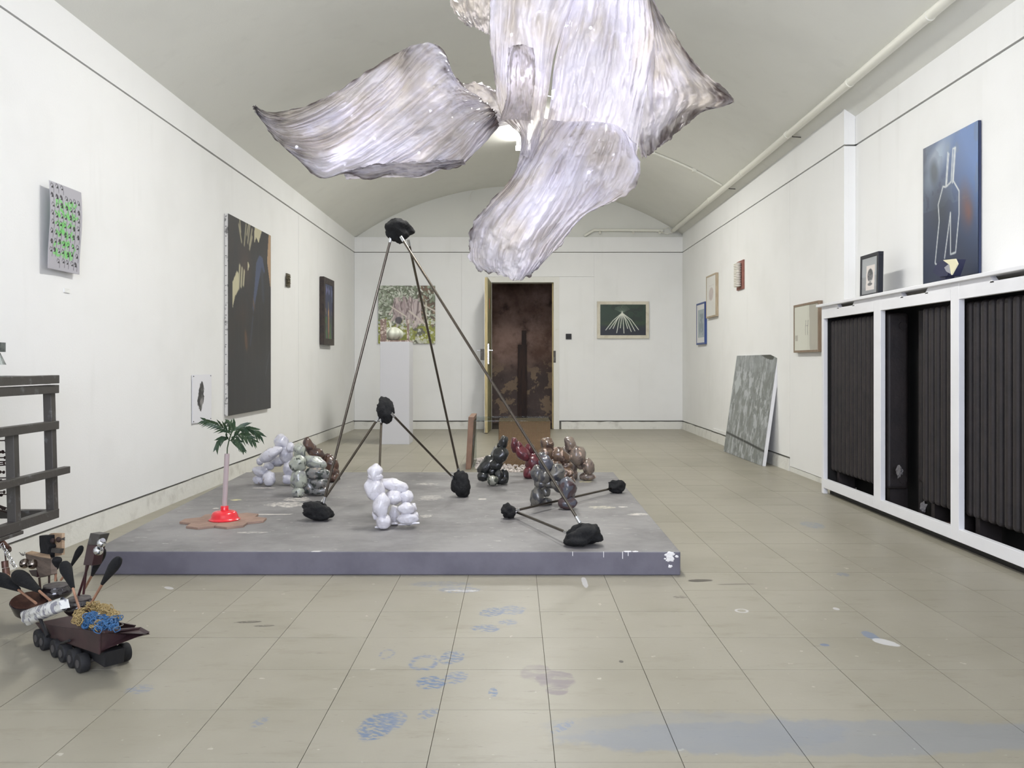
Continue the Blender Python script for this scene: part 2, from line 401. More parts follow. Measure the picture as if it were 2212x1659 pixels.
# back wall with doorway
dx0, dx1, dz = (1062-CX)*YB/F, (1196-CX)*YB/F, H+(CY-610)*YB/F
fx0, fx1, fz = (1050-CX)*YB/F, (1208-CX)*YB/F, H+(CY-598)*YB/F
wb = struct('wall_back', MB().box((XL-.2, YB+.026, 0), (fx0, YB+.2, 2.745)).box((fx1, YB+.026, 0), (XR2+.2, YB+.2, 2.745)).box((fx0, YB+.026, fz), (fx1, YB+.2, 2.745)), M_DARKGAP)
sx = (997-CX)*YB/F
for x0, x1, z0, z1, d in ((XL, sx, .122, RZ-.006, 0), (sx+.0015, fx0-.001, .122, RZ-.006, .001), (fx0, fx1+.5, fz+.003, RZ-.006, .002),
                       (fx1+.001, fx1+.5, .122, fz, .006), (fx1+.5015, XR, .122, RZ-.006, .0)):
    MB().box((x0, YB-d, z0), (x1, YB+.03, z1)).build('board', M_WALL, wb)
MB().box((XL, YB-.002, RZ+.004), (XR, YB+.03, 2.745)).build('fascia_board', M_WALL, wb)
MB().box((XL, YB, 2.741), (XR, YB+.2, 2.747)).build('ledge', M_WALL, wb)
b = MB(); n = 40; vs = []
for k in range(n+1):
    x = XL-.05+(XR2+.1-XL)*k/n; vs += [(x, YB+.06, 2.70), (x, YB+.06, max(2.705, vault(x)+.03))]
b.add(vs, [[2*k, 2*k+2, 2*k+3, 2*k+1] for k in range(n)]); b.build('lunette', M_CEIL, wb)
baseboard('baseboard_back', ((XL, YB+.026, 0), (fx0-.03, YB+.026, 0)), .105, .024, (0,-1,0), 3)
o = baseboard('baseboard_back', ((fx1+.03, YB+.026, 0), (XR, YB+.026, 0)), .105, .024, (0,-1,0), 4)
# front wall with the window that lights the room
wx, wz0, wz1 = 1.4, .9, 3.0
struct('wall_front', MB().box((XL-.2, YF-.12, 0), (-wx, YF, 3.6)).box((wx, YF-.12, 0), (XR2+.2, YF, 3.6)).box((-wx, YF-.12, 0), (wx, YF, wz0)).box((-wx, YF-.12, wz1), (wx, YF, 3.6)), M_WALL)
wn = struct('window_1', MB().box((-wx, YF-.10, wz0), (-wx+.05, YF-.02, wz1)).box((wx-.05, YF-.10, wz0), (wx, YF-.02, wz1)).box((-wx, YF-.10, wz0), (wx, YF-.02, wz0+.05)).box((-wx, YF-.10, wz1-.05), (wx, YF-.02, wz1)), M_WHITE)
MB().box((-.02, YF-.09, wz0), (.02, YF-.03, wz1)).build('mullion', M_WHITE, wn)
# ceiling vault
b = MB(); n = 56; vs = []
for k in range(n+1):
    x = XL-.16+(XR2+.32-XL)*k/n; z = vault(x)
    vs += [(x, YF-.1, z), (x, YB+.1, z), (x, YF-.1, z+.1), (x, YB+.1, z+.1)]
fs = []
for k in range(n):
    a, c = 4*k, 4*k+4; fs += [[a, a+1, c+1, c], [a+2, c+2, c+3, a+3], [a, c, c+2, a+2], [a+1, a+3, c+3, c+1]]
fs += [[0,2,3,1], [4*n, 4*n+1, 4*n+3, 4*n+2]]
struct('ceiling', b.add(vs, fs), M_CEIL, smooth=True)
# room beyond the door
M_RUIN, t = newmat('stained_plaster', rough=.85, spec=.2); p = t.pos()
c = t.mix(t.ramp(t.noise(p, 1.6, 6, .65), .35, .68), rgb(122, 96, 84), rgb(186, 156, 142))
c = t.mix(t.ramp(t.noise(p, 3.4, 6, .6), .50, .72), c, rgb(84, 68, 62))
zz = t.new('ShaderNodeSeparateXYZ'); t.link(p, zz.inputs[0])
lowz = t.ramp(zz.outputs[2], 1.15, .7)
c = t.mix(t.math('MULTIPLY', lowz, .8), c, rgb(98, 90, 88))
c = t.mix(t.math('MULTIPLY', lowz, t.ramp(t.noise(p, 5.2, 6, .65), .53, .57)), c, rgb(164, 142, 120))
t.link(c, t.bsdf().inputs['Base Color']); t.bump(t.noise(p, 8, 6), .5, .02)
struct('wall_beyond', MB().box((-1.6, 13.5, -.05), (1.9, 13.62, 3.0)), M_RUIN)
struct('wall_beyond_left', MB().box((-1.7, YB+.2, -.05), (-1.6, 13.62, 3.0)), M_RUIN)
struct('wall_beyond_right', MB().box((1.9, YB+.2, -.05), (2.0, 13.62, 3.0)), M_RUIN)
struct('ceiling_beyond', MB().box((-1.7, YB+.2, 3.0), (2.0, 13.62, 3.1)), M_RUIN)
struct('floor_beyond', MB().box((-1.7, YB+.05, -.08), (2.0, 13.62, -.01)), mat('worn_concrete', rgb(96, 88, 80), rgb(70, 64, 60), .8, scale=4))
M_DWOOD = mat('dark_old_wood', rgb(66, 46, 38), rgb(48, 34, 30), .7, scale=4, stretch=(6, 6, .7), bump=.3)
po = thing('wooden_post', 'dark brown wooden post standing in the room beyond the doorway', 'post', P(1128, 905, 13.2).xy.to_3d())
MB().box((P(1119,0,13.2).x, 13.15, 0), (P(1138,0,13.2).x, 13.27, H+(CY-745)*13.2/F)).build('lower_beam', M_DWOOD, po)
MB().box((P(1127,0,13.2).x, 13.16, H+(CY-745)*13.2/F), (P(1137,0,13.2).x, 13.26, H+(CY-714)*13.2/F)).build('upper_beam', M_DWOOD, po)
# door frame and open leaf
M_JAMB = mat('old_white_jamb', rgb(228, 227, 220), rgb(190, 184, 162), .6, scale=10, lo=.62, hi=.8)
M_DOORW = mat('bare_door_wood', rgb(196, 178, 132), rgb(172, 160, 122), .6, scale=6, stretch=(8, 8, 1))
M_DOORF = mat('olive_door_face', rgb(150, 144, 108), rgb(128, 122, 92), .55, scale=5)
tr = struct('trim_1', MB().box((fx0, YB-.012, 0), (dx0, YB+.21, dz)), M_JAMB)
MB().box((dx1, YB-.012, 0), (fx1, YB+.21, dz)).build('jamb', M_JAMB, tr)
MB().box((fx0, YB-.012, dz), (fx1, YB+.21, fz)).build('head_jamb', M_JAMB, tr)
MB().box((dx1-.02, YB+.05, 0), (dx1, YB+.1, dz)).build('door_stop', M_DOORW, tr)
MB().box((dx1-.004, YB-.014, .95), (dx1+.03, YB-.006, 1.12)).build('strike_plate', M_IRON, tr)
h0 = Vector((dx0-.002, YB-.01, .012)); h1 = Vector(((1053.5-CX)*11.26/F, 11.26, .012)); dd = (h1-h0).normalized(); sd = Vector((-1, 0, 0)); sd = (sd-dd*sd.dot(dd)).normalized()
L = (h1-h0).length; zt = dz-.02
dr = struct('door_1', MB().obox(h0+dd*L/2+sd*.022+Vector((0,0,zt/2)), dd*L/2, sd*.018, Vector((0,0,zt/2))), M_DOORW)
MB().obox(h0+dd*L/2+sd*.002+Vector((0,0,zt/2)), dd*L/2, sd*.002, Vector((0,0,zt/2))).build('door_face', M_DOORF, dr)
MB().obox(h0+dd*L/2+sd*.042+Vector((0,0,zt/2)), dd*L/2, sd*.002, Vector((0,0,zt/2))).build('door_face', M_WHITE, dr)
hz = H+(CY-762)*11.3/F
e = h0+dd*(L-.055)
MB().box((e.x-.004, e.y-.02, hz-.15), (e.x+.012, e.y+.02, hz+.12)).build('handle_plate', M_CHROME, dr)
MB().tube([e+Vector((.012,0,hz+.02)), e+Vector((.06,0,hz+.02)), e+Vector((.065,.1,hz+.02))], .009).build('door_handle', M_CHROME, dr, True)
MB().box((e.x-.10, e.y-.05, hz-.10), (e.x-.044, e.y+.03, hz+.05)).build('lock_box', M_IRON, dr)
MB().tube([e+Vector((-.10,0,hz+.02)), e+Vector((-.14,0,hz+.02))], .008).build('lock_knob', M_CHROME, dr, True)
MB().obox(h0+dd*L*.55+sd*(-.001)+Vector((0,0,1.75)), dd*.03, sd*.001, Vector((0,0,.07))).build('red_sticker', mat('faded_red', rgb(205, 110, 84), rough=.6), dr)

# pipe and conduits
pr = thing('ceiling_pipe', 'long white painted pipe running along the right edge of the vault', 'pipe', (2.29, 9, 2.8))
px_ = 2.27; pz = vault(px_)-.035
MB().tube([(px_, YF+.02, pz), (px_, 4, pz+.004), (px_+.004, 8, pz-.003), (px_, YB+.05, pz)], .029, 16).build('pipe_run', M_PIPE, pr, True)
for y in (2.6, 3.6, 4.6, 5.7, 7.0, 8.4, 9.8): MB().tube([(px_, y, pz), (px_, y+.03, pz)], .0325, 16).build('pipe_clip', M_PIPE, pr, True)
for y in (6.98, 9.05): MB().tube([(px_+.03, y, pz), (px_+.03, y, pz-.025), (px_+.10, y, pz-.03)], .005, 6).build('hook', M_IRON, pr, True)
cr = thing('ceiling_conduit', 'thin white conduit crossing the vault towards the ceiling light', 'conduit', (1.2, 9.16, 3.2))
pts = [(x, 9.16, vault(x)-.014) for x in np.linspace(.1, 2.25, 24)]
MB().tube(pts, .013, 8).build('conduit_run', M_PIPE, cr, True)
for x in (.9, 1.5, 1.95): MB().box((x-.02, 9.14, vault(x)-.032), (x+.02, 9.18, vault(x)+.004)).build('conduit_clip', M_PIPE, cr)
cr = thing('ledge_conduit', 'pale conduit with clips along the ledge above the back wall', 'conduit', P(1370, 498, YB).to_tuple())
MB().tube([P(1262, 510, YB+.03), P(1283, 497, YB+.03), P(1330, 497, YB+.03), P(1432, 498, YB+.03)], .021, 8).build('conduit_run', M_PIPE, cr, True)
for x in (1296, 1368, 1425): MB().tube([P(x, 497, YB+.05), P(x, 503, YB)], .018, 8).build('conduit_clip', M_PIPE, cr, True)
MB().tube([P(1432, 494, YB+.02), P(1445, 490, YB+.02), P(1452, 502, YB+.02), P(1440, 506, YB+.02), P(1425, 500, YB+.02)], .006, 6).build('loose_cable', M_PIPE, cr, True)
tag(MB().tube([P(1085,400,YB+.04), P(1050,405,YB+.04), P(1020,412,YB+.04), P(1014,425,YB+.04), P(1016,437,YB+.04)], .004, 6).build('hanging_wire', M_PIPE, None, True), 'thin wire dangling on the arched wall above the doorway', 'wire')

# lamps on the vault
M_TUBE, t = newmat('lit_tube'); t.bsdf().inputs['Emission Color'].default_value = (1, .985, .94, 1); t.bsdf().inputs['Emission Strength'].default_value = 45
def lamp(y, L, label, power):
    x0 = .10; z0 = vault(x0)
    r = thing('ceiling_lamp', label, 'lamp', (x0, y, z0), 'fluorescent lamps under the vault')
    bevel(MB().box((x0-.035, y-L/2, z0-.12), (x0+.035, y+L/2, z0+.01)).build('lamp_body', M_WHITE, r), .006)
    for s in (-1, 1):
        tb = MB().tube([(x0+s*.065, y-L/2+.03, z0-.10), (x0+s*.065, y+L/2-.03, z0-.10)], .016, 12).build('tube', M_TUBE, r, True)
        for e in (-1, 1): MB().box((x0-.09 if s < 0 else x0+.03, y+e*(L/2-.015)-.012, z0-.125), (x0-.03 if s < 0 else x0+.09, y+e*(L/2-.015)+.012, z0-.07)).build('tube_holder', M_WHITE, r)
    d = area('lamp_light', (x0, y, z0-.16), (0, 0, 0), .22, L, power, (1.0, .99, .955)); adopt(d, r)
lamp(9.0, 1.25, 'double tube lamp on the vault glowing behind the hanging resin sculpture', TUBE_POWER)
lamp(4.6, 1.25, 'double tube lamp on the vault high above the grey platform', TUBE_POWER)

# ------------------------------------------------------------------ platform
M_PLAT, t = newmat('worn_grey_paint', rough=.55, spec=.35); p = t.pos()
c = t.mix(t.ramp(t.noise(p, 2.2, 6, .65), .35, .7), rgb(140, 138, 137), rgb(106, 104, 104))
c = t.mix(t.math('MULTIPLY', t.ramp(t.noise(t.scale(p, (1, 5, 1)), 3, 5, .7), .55, .75), .6), c, rgb(148, 144, 140))
c = t.mix(t.math('MULTIPLY', t.ramp(t.noise(t.scale(p, (3, 16, 3)), 4, 4, .6), .68, .71), .85), c, rgb(214, 210, 204))
def pst(c, px, py, rw, rd, ang, col, al=.9, scale=30, lo=.46, hi=.54, z=.106):
    g = FL(px, py, z); w = rw*g.y/F; n = t.new('ShaderNodeVectorMath', operation='SUBTRACT'); t.link(p, n.inputs[0]); n.inputs[1].default_value = g
    r = t.new('ShaderNodeVectorRotate', rotation_type='Z_AXIS'); t.link(n.outputs[0], r.inputs['Vector']); r.inputs['Angle'].default_value = math.radians(ang)
    s = t.scale(r.outputs[0], (1/w, 1/rd, 0)); Ln = t.new('ShaderNodeVectorMath', operation='LENGTH'); t.link(s, Ln.inputs[0])
    d = t.math('ADD', Ln.outputs['Value'], t.math('MULTIPLY', t.math('SUBTRACT', t.noise(p, 16, 5, .7), .5), 1.5))
    m = t.math('MULTIPLY', t.ramp(d, 1.0, .8), t.ramp(t.noise(t.scale(p, (1, 3.5, 1)), scale, 4), lo, hi))
    return t.mix(t.math('MULTIPLY', m, al), c, col)
WP = rgb(216, 210, 202)
for a in ((618,1090,46,.10,20,WP), (645,1078,30,.10,0,WP), (575,1111,70,.012,0,WP,.9,26,.36,.46), (575,1054,28,.02,0,WP,.9,26,.40,.50), (1297,1096,34,.05,0,rgb(206,200,180)),
          (1265,1040,16,.06,0,rgb(200,190,140),.8), (915,1115,20,.04,0,WP), (930,1075,30,.10,0,WP,.5), (925,1045,24,.06,0,WP,.5), (1380,1111,26,.04,0,WP,.8,26,.42,.52),
          (1345,1095,12,.02,0,WP,.9,26,.40,.50), (510,1080,12,.03,0,rgb(206,200,150),.9,26,.40,.50), (466,1098,8,.02,0,WP,.9,26,.40,.50), (545,1150,40,.02,0,WP,.7), (1042,1078,10,.02,0,WP,.9,26,.40,.50)):
    c = pst(c, *a)
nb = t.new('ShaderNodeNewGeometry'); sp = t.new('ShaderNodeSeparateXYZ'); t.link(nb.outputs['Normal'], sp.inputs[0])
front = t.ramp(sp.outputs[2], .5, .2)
sidec = t.mix(t.ramp(t.noise(p, 5, 5), .35, .7), rgb(110, 108, 118), rgb(98, 96, 106))  # sides darker and bluer than the top: cool window light painted in
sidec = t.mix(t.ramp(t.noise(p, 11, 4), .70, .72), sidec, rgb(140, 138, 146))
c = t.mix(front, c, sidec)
t.link(c, t.bsdf().inputs['Base Color']); t.bump(t.noise(p, 25, 5), .15, .004)
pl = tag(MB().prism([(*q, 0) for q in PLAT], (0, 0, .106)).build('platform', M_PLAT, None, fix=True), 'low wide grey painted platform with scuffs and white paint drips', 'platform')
bevel(pl, .006, 3)
M_DRIP = mat('white_drip', rgb(232, 230, 228), rough=.4)
for px0, ln, w in ((1237, 9, 1.3), (1304, 12, 1.2), (1345, 15, 1.5), (1357, 9, 1.4)):
    a = P(px0, 1187, 3.734); z = .1055
    MB().box((a.x-w*.001, 3.7335, z-ln*.0021), (a.x+w*.001, 3.7375, z)).build('paint_drip', M_DRIP, pl)
b = MB()
for k in range(60):
    r_ = abs(rng.gauss(0, 1)); an = rng.uniform(0, 6.3); a = P(1447+6*r_*math.cos(an), 1207+8*r_*math.sin(an)-4, 3.736); s = rng.uniform(.002, .008)
    if a.x > .728 or a.z > .1: continue
    b.blob(a, Vector((s*1.3, 0, 0)), Vector((0, .0025, 0)), Vector((0, 0, s)), .5, 2, k, 2)
b.build('paint_patch', M_DRIP, pl, True)
b = MB()
for k in range(9):
    a = P(1365+rng.uniform(-14, 16), 1188, 3.742); b.blob((a.x, 3.74, .1045), Vector((.012, 0, 0)), Vector((0, .004, 0)), Vector((0, 0, .003)), .5, 2, k, 2)
b.build('paint_patch', M_DRIP, pl, True)

# ------------------------------------------------------------------ rock and rod sculpture
PZ = .106
rs = thing('rock_and_rod_sculpture', 'black rocks joined by slender metal rods into open pyramids on the platform', 'sculpture', (-.3, 4.5, PZ))
def rock(c, rx, rz, ry, seed, tilt=0, zmin=None):
    ca, sa = math.cos(math.radians(tilt)), math.sin(math.radians(tilt))
    return MB().blob(c, Vector((rx*ca, 0, rx*sa)), Vector((0, ry, 0)), Vector((-rz*sa, 0, rz*ca)), .42, 1.25, seed, 4, .22, zmin).build('rock', M_BLACKROCK, rs, 2)
def px2m(n, Y): return n*Y/F
YA, YBk, YL, YM, YR, Y1, Y2 = 4.55, 4.85, 4.48, 5.25, 3.87, 4.53, 5.42
A = P(862, 497, YA); Bk = P(831, 886, YBk)
Lk = P(687, 1102, YL); Mk = P(996, 1046, YM); Rk = P(1261, 1156, YR); S1 = P(1098, 1104, Y1); S2 = P(1333, 1051, Y2)
rock(A, px2m(28, YA), px2m(24, YA), .06, 3, -30); rock(Bk, px2m(19, YBk), px2m(25, YBk), .05, 5, 15)
rock(Lk, px2m(31, YL), px2m(19, YL), .06, 8, -12, PZ); rock(Mk, px2m(20, YM), px2m(29, YM), .055, 12, 8, PZ)
rock(Rk, px2m(41, YR), px2m(24, YR), .07, 16, 8, PZ); rock(S1, px2m(16, Y1), px2m(16, Y1), .04, 21, -20, PZ); rock(S2, px2m(17, Y2), px2m(13, Y2), .045, 25, -15, PZ)
HID = P(822, 1096, 4.55); rock(HID, .028, .03, .03, 30, 0, PZ)
def rod(p, q, r=.0068):
    d = (q-p).normalized(); o = MB().tube([p, q], r, 10).build('rod', M_STEEL, rs, True)
    for e, s in ((p, 1), (q, -1)):
        f = MB().tube([e+d*s*(-.004), e+d*s*.03], r*1.35, 10).build('ferrule', M_CHROME, None, True); adopt(f, o); f.matrix_parent_inverse = o.matrix_parent_inverse.copy(); f.matrix_parent_inverse = Matrix()
rod(P(845, 512, YA-.02), P(699, 1085, YL)); rod(P(882, 520, YA+.03), P(991, 1020, YM)); rod(P(867, 513, YA-.06), P(1252, 1128, YR-.01))
rod(P(817, 903, YBk-.02), P(695, 1086, YL+.01)); rod(P(824, 905, YBk), P(817, 1084, 4.55)); rod(P(845, 893, YBk-.03), P(980, 1033, YM-.02))
rod(P(1113, 1105, Y1), P(1226, 1151, YR)); rod(P(1113, 1103, Y1), P(1326, 1054, Y2))

# ------------------------------------------------------------------ ceramic balloon dogs
def glaze(name, c1, c2, c3=None, scale=20, s2=26, lo=.5, hi=.56, lo2=.56, hi2=.62, rough=.16):
    m, t = newmat(name, c1, .3, 0, .45); p = t.pos()
    c = t.mix(t.ramp(t.noise(p, scale, 4, .55, .6), lo, hi), c1, c2)
    if c3: c = t.mix(t.ramp(t.noise(t.scale(p, (1.3, 1, .9)), s2, 4, .55, .8), lo2, hi2), c, c3)
    t.link(c, t.bsdf().inputs['Base Color']); t.bump(t.noise(p, 40, 3), .4, .008)
    return m
def dog(label, m, ox, oy, sc, Y, lobes, group='glazed ceramic balloon dogs', zmin=PZ):
    base = P(ox, oy, Y); r = None
    cs = [(ox+l[1]/sc, oy+l[2]/sc) for l in lobes]
    mx = sum(c[0] for c in cs)/len(cs)
    r = thing('balloon_dog', label, 'figurine', (P(mx, 0, Y).x, Y, PZ), group)
    for k, l in enumerate(lobes):
        name, cx, cy, rx, ry = l[:5]; ang = l[5] if len(l) > 5 else 0; dY = l[6] if len(l) > 6 else 0; mm = l[7] if len(l) > 7 else m
        c = P(ox+cx/sc, oy+cy/sc, Y+dY); a = math.radians(ang); s_ = (Y+dY)/F/sc*1.16
        MB().blob(c, Vector((math.cos(a)*rx*s_, 0, math.sin(a)*rx*s_)), Vector((0, min(rx, ry)*s_, 0)), Vector((-math.sin(a)*ry*s_, 0, math.cos(a)*ry*s_)),
                  .26, 1.5, k+int(ox)*.1, 3, .07, zmin+.002).build(name, mm, r, 2)
    return r
G_WH = glaze('white_glaze', rgb(216, 214, 219), rgb(204, 201, 205), None)
G_BW = glaze('milky_glaze', rgb(204, 203, 211), rgb(184, 184, 195), rgb(150, 128, 108), lo2=.64, hi2=.70)
G_GG = glaze('celadon_glaze', rgb(158, 162, 150), rgb(136, 138, 136), rgb(70, 76, 70), lo2=.58, hi2=.64)
G_GD = glaze('mottled_grey_glaze', rgb(122, 122, 120), rgb(58, 64, 60), rgb(150, 140, 130), scale=24)
G_BR = glaze('brown_glaze', rgb(86, 62, 50), rgb(60, 44, 40), rgb(110, 84, 66), lo2=.62)
G_BK = glaze('black_glaze', rgb(22, 24, 25), rgb(30, 33, 34), rgb(120, 126, 124), lo2=.70, hi2=.74)
G_BP = glaze('speckled_glaze', rgb(150, 150, 138), rgb(70, 74, 66), None, scale=30)
G_RD = glaze('oxblood_glaze', rgb(98, 38, 46), rgb(76, 32, 40), rgb(156, 128, 136), lo2=.66, hi2=.70)
G_BG = glaze('toffee_glaze', rgb(100, 80, 64), rgb(76, 58, 50), rgb(182, 158, 142), s2=18, lo2=.59, hi2=.61)
G_BE = glaze('beige_marbled_glaze', rgb(126, 112, 100), rgb(96, 84, 78), rgb(196, 168, 150), scale=16, lo2=.62, hi2=.64)
G_BL = glaze('slate_glaze', rgb(104, 101, 94), rgb(66, 66, 70), rgb(140, 134, 108), scale=18, lo2=.62)
G_BL2 = glaze('indigo_glaze', rgb(84, 86, 95), rgb(74, 56, 58), rgb(164, 162, 142), scale=13, lo2=.68, hi2=.72)
dog('milky white balloon dog with tan patches beside the left wall', G_BW, 540, 920, 9.76, 5.75, [
    ('ear', 665, 345, 130, 150, 0, .02), ('ear', 850, 450, 66, 95, 0, -.05), ('head', 765, 600, 125, 155), ('muzzle', 425, 600, 225, 112, 33, -.05),
    ('body', 580, 745, 180, 92, 8, .10), ('tail', 205, 750, 62, 66, 0, .12), ('joint', 385, 860, 95, 72, 0, .05), ('leg', 225, 960, 150, 88, -14, .0),
    ('foot', 195, 1130, 118, 92, 0, .03), ('foot', 405, 1110, 112, 142, 0, -.02), ('leg', 805, 885, 95, 150, 0, .0), ('foot', 790, 1125, 95, 92, 0, -.01), ('leg', 900, 910, 85, 140, 0, .08), ('foot', 900, 1090, 80, 90, 0, .08)])
dog('grey-green balloon dog with dark streaks in front of the brown dog', G_GG, 540, 920, 9.76, 5.27, [
    ('ear', 1045, 520, 112, 135, 0, .06), ('head', 1010, 785, 145, 150), ('neck', 1110, 800, 60, 90, 0, .05), ('leg', 1025, 1120, 150, 200, -12), ('foot', 1022, 1400, 112, 112, 0, -.01),
    ('body', 1350, 765, 225, 112, -14, .06), ('belly', 1400, 1005, 250, 110, -3, .03, G_GD), ('leg', 1470, 1195, 160, 108, 0, .03, G_GD), ('leg', 1255, 1280, 118, 150, 0, .05, G_GD), ('foot', 1470, 1360, 170, 90, 0, .04, G_GD), ('foot', 1310, 1385, 150, 70, 0, .06, G_GD)])
dog('dark brown balloon dog with raised snout at the back left of the platform', G_BR, 540, 920, 9.76, 5.90, [
    ('muzzle', 1235, 415, 150, 90, 112), ('ear', 1330, 470, 60, 80, 0, .05), ('neck', 1390, 575, 165, 98, -25), ('chest', 1490, 650, 105, 92, -30, .02), ('tail', 1650, 650, 75, 60, 0, .08),
    ('body', 1715, 830, 128, 165, 10, .05), ('leg', 1745, 985, 108, 120, 0, .04), ('foot', 1755, 1095, 128, 95, 0, .02), ('foot', 1660, 1120, 90, 70, 0, .07)])
dog('glossy pure white balloon dog standing in the middle of the platform', G_WH, 770, 990, 10.37, 4.26, [
    ('head', 420, 330, 135, 165), ('cheek', 425, 410, 150, 75, 0, -.01), ('neck', 405, 685, 190, 235, 12), ('leg', 555, 1070, 160, 250, -10, -.03), ('foot', 608, 1420, 145, 155, 0, -.03), ('knee', 420, 1280, 60, 100, 20, .0),
    ('body', 835, 612, 275, 135, -13, .04), ('belly', 845, 875, 165, 150, 0, .02), ('hip', 1120, 868, 132, 130, 0, .03), ('leg', 860, 1280, 105, 210, 0, .09), ('leg', 1120, 1130, 168, 122, 0, .0), ('leg', 1275, 1090, 62, 85, 20, .04),
    ('foot', 1145, 1355, 210, 118, 0, .0), ('foot', 1305, 1285, 75, 92, 0, .04), ('glaze_drip', 1180, 1465, 210, 26, 5, -.01), ('glaze_drip', 500, 1545, 85, 28, 0, -.02), ('glaze_drip', 830, 1462, 95, 24, 0, .06)])
dog('glossy black balloon dog sitting before the white gravel', G_BK, 1020, 930, 12.76, 5.79, [
    ('ear', 862, 330, 105, 165, -8), ('nub', 755, 405, 58, 68), ('head', 790, 685, 185, 200, 0, -.03), ('ear', 615, 610, 72, 160, -20, .06, G_GD), ('body', 415, 985, 275, 185, 52, .05), ('chest', 665, 950, 158, 125, 0, -.02),
    ('foot', 305, 1265, 142, 118, 0, .02), ('leg', 560, 1140, 92, 100, 0, -.01), ('foot', 570, 1375, 132, 122, 0, -.06, G_BP), ('leg', 730, 1230, 105, 175, 15, -.03), ('leg', 890, 1270, 98, 190, 0, .02), ('foot', 800, 1380, 160, 95, 0, -.02)])
dog('dark red balloon dog with grey streaks leaning beside the rattan box', G_RD, 1020, 930, 12.76, 6.12, [
    ('muzzle', 1165, 400, 85, 185, 8), ('nub', 1275, 440, 92, 115), ('neck', 1395, 640, 235, 150, -50), ('ear', 1585, 530, 130, 145, 0, .06), ('body', 1690, 885, 210, 245, 0, .02), ('leg', 1555, 1170, 128, 165, 0, -.02), ('foot', 1640, 1250, 110, 110, 0, .02), ('leg', 1830, 1100, 120, 190, 0, .06)])
dog('toffee brown balloon dog with peach patches behind the slate one', G_BG, 1120, 930, 9.217, 5.62, [
    ('ear', 570, 270, 112, 120, 20, .03), ('head', 545, 475, 130, 140), ('body', 820, 492, 190, 122, -28, .02), ('joint', 760, 660, 105, 66, 0, .0), ('hip', 955, 700, 112, 78, 0, .02), ('leg', 955, 850, 122, 112, 0, .0), ('leg', 800, 800, 90, 110, 0, .03), ('foot', 1050, 1010, 72, 96, 0, -.02), ('foot', 880, 1040, 90, 80, 0, .02)])
dog('beige marbled balloon dog at the back right of the platform', G_BE, 1120, 930, 9.217, 6.0, [
    ('ear', 1030, 268, 92, 142, 18), ('nub', 925, 420, 95, 95, 0, .05), ('body', 1170, 490, 148, 172, 8), ('chest', 1060, 520, 110, 98, 0, .05), ('hip', 1240, 660, 95, 95, 0, .05), ('leg', 1385, 710, 108, 158, 18), ('foot', 1370, 925, 142, 75), ('leg', 1090, 700, 80, 120, 0, .08), ('leg', 1090, 880, 75, 110, 0, .08)])
dog('slate grey balloon dog with indigo and maroon legs beside a thin rod', G_BL, 1120, 930, 9.217, 4.95, [
    ('ear', 480, 530, 62, 95, 20), ('head', 545, 650, 118, 150, 28, -.02, G_BL2), ('neck', 395, 865, 135, 152), ('chest', 510, 905, 115, 125, 0, -.03), ('body', 745, 850, 150, 165, 0, -.01), ('belly', 630, 1050, 165, 92, -15), ('joint', 440, 1045, 120, 88, 0, -.01),
    ('leg', 370, 1330, 118, 195, -5), ('leg', 545, 1215, 80, 95, 0, .03), ('foot', 565, 1440, 92, 95, 0, .03), ('foot', 385, 1480, 118, 80), ('hip', 790, 1110, 160, 85, -38, -.05), ('leg', 965, 1150, 152, 205, 0, -.13, G_BL2), ('foot', 968, 1440, 168, 115, 0, -.14, G_BL2), ('leg', 1060, 1240, 62, 120, 0, -.10, G_BL2)])

# ------------------------------------------------------------------ plunger with palm on hexagon tiles
M_TERRA = mat('terracotta', rgb(156, 130, 115), rgb(140, 116, 103), .7, scale=9, bump=.15)
hc = Vector((P(483, 0, 4.435).x, 4.435, PZ)); rr = .0825; ra = math.radians(4)
HN = ['terracotta hexagon tile under the red plunger', 'terracotta hexagon tile at the right tip of the flower of tiles', 'terracotta hexagon tile at the back right of the flower of tiles', 'terracotta hexagon tile at the back left of the flower of tiles',
      'terracotta hexagon tile at the left tip of the flower of tiles', 'terracotta hexagon tile at the front left of the flower of tiles', 'terracotta hexagon tile at the front right of the flower of tiles']
for k in range(7):
    cc = hc.copy()
    if k: a = ra+math.radians(60*(k-1)); cc += Vector((math.cos(a), math.sin(a), 0))*rr*math.sqrt(3)
    poly = [cc+Vector((math.cos(ra+math.radians(30+60*j)), math.sin(ra+math.radians(30+60*j)), 0))*(rr-.0006) for j in range(6)]
    tag(bevel(MB().prism(poly, (0, 0, .0115)).build('hexagon_tile', M_TERRA, None, fix=True), .0012), HN[k], 'tile', 'terracotta hexagon tiles')
pc = Vector((P(485, 0, 4.43).x, 4.43, PZ+.0125))
pg = thing('plunger', 'red rubber plunger with a pale pink handle standing on terracotta tiles', 'plunger', pc)
M_RED, t = newmat('red_rubber', rgb(222, 40, 52), .25, 0, .4)
MB().lathe(pc, [(.060, .0), (.079, 0), (.080, .004), (.073, .009), (.0695, .014), (.066, .028), (.060, .040), (.050, .046), (.030, .049), (.021, .050), (.020, .071), (.018, .0735), (.012, .0735)], 40).build('cup', M_RED, pg, True)
M_HAND, t = newmat('pale_pink_plastic', rgb(206, 188, 188), .3); t.bsdf().inputs['Transmission Weight'].default_value = .25
hp0 = pc+Vector((0, 0, .073)); hp1 = P(490.5, 980, 4.43)
MB().tube([hp0, hp0.lerp(hp1, .97), hp1], [.0128, .0132, .0125], 18).build('handle', M_HAND, pg, True)
M_PALM = mat('plastic_palm', rgb(38, 62, 40), rgb(60, 82, 52), .45, scale=30)
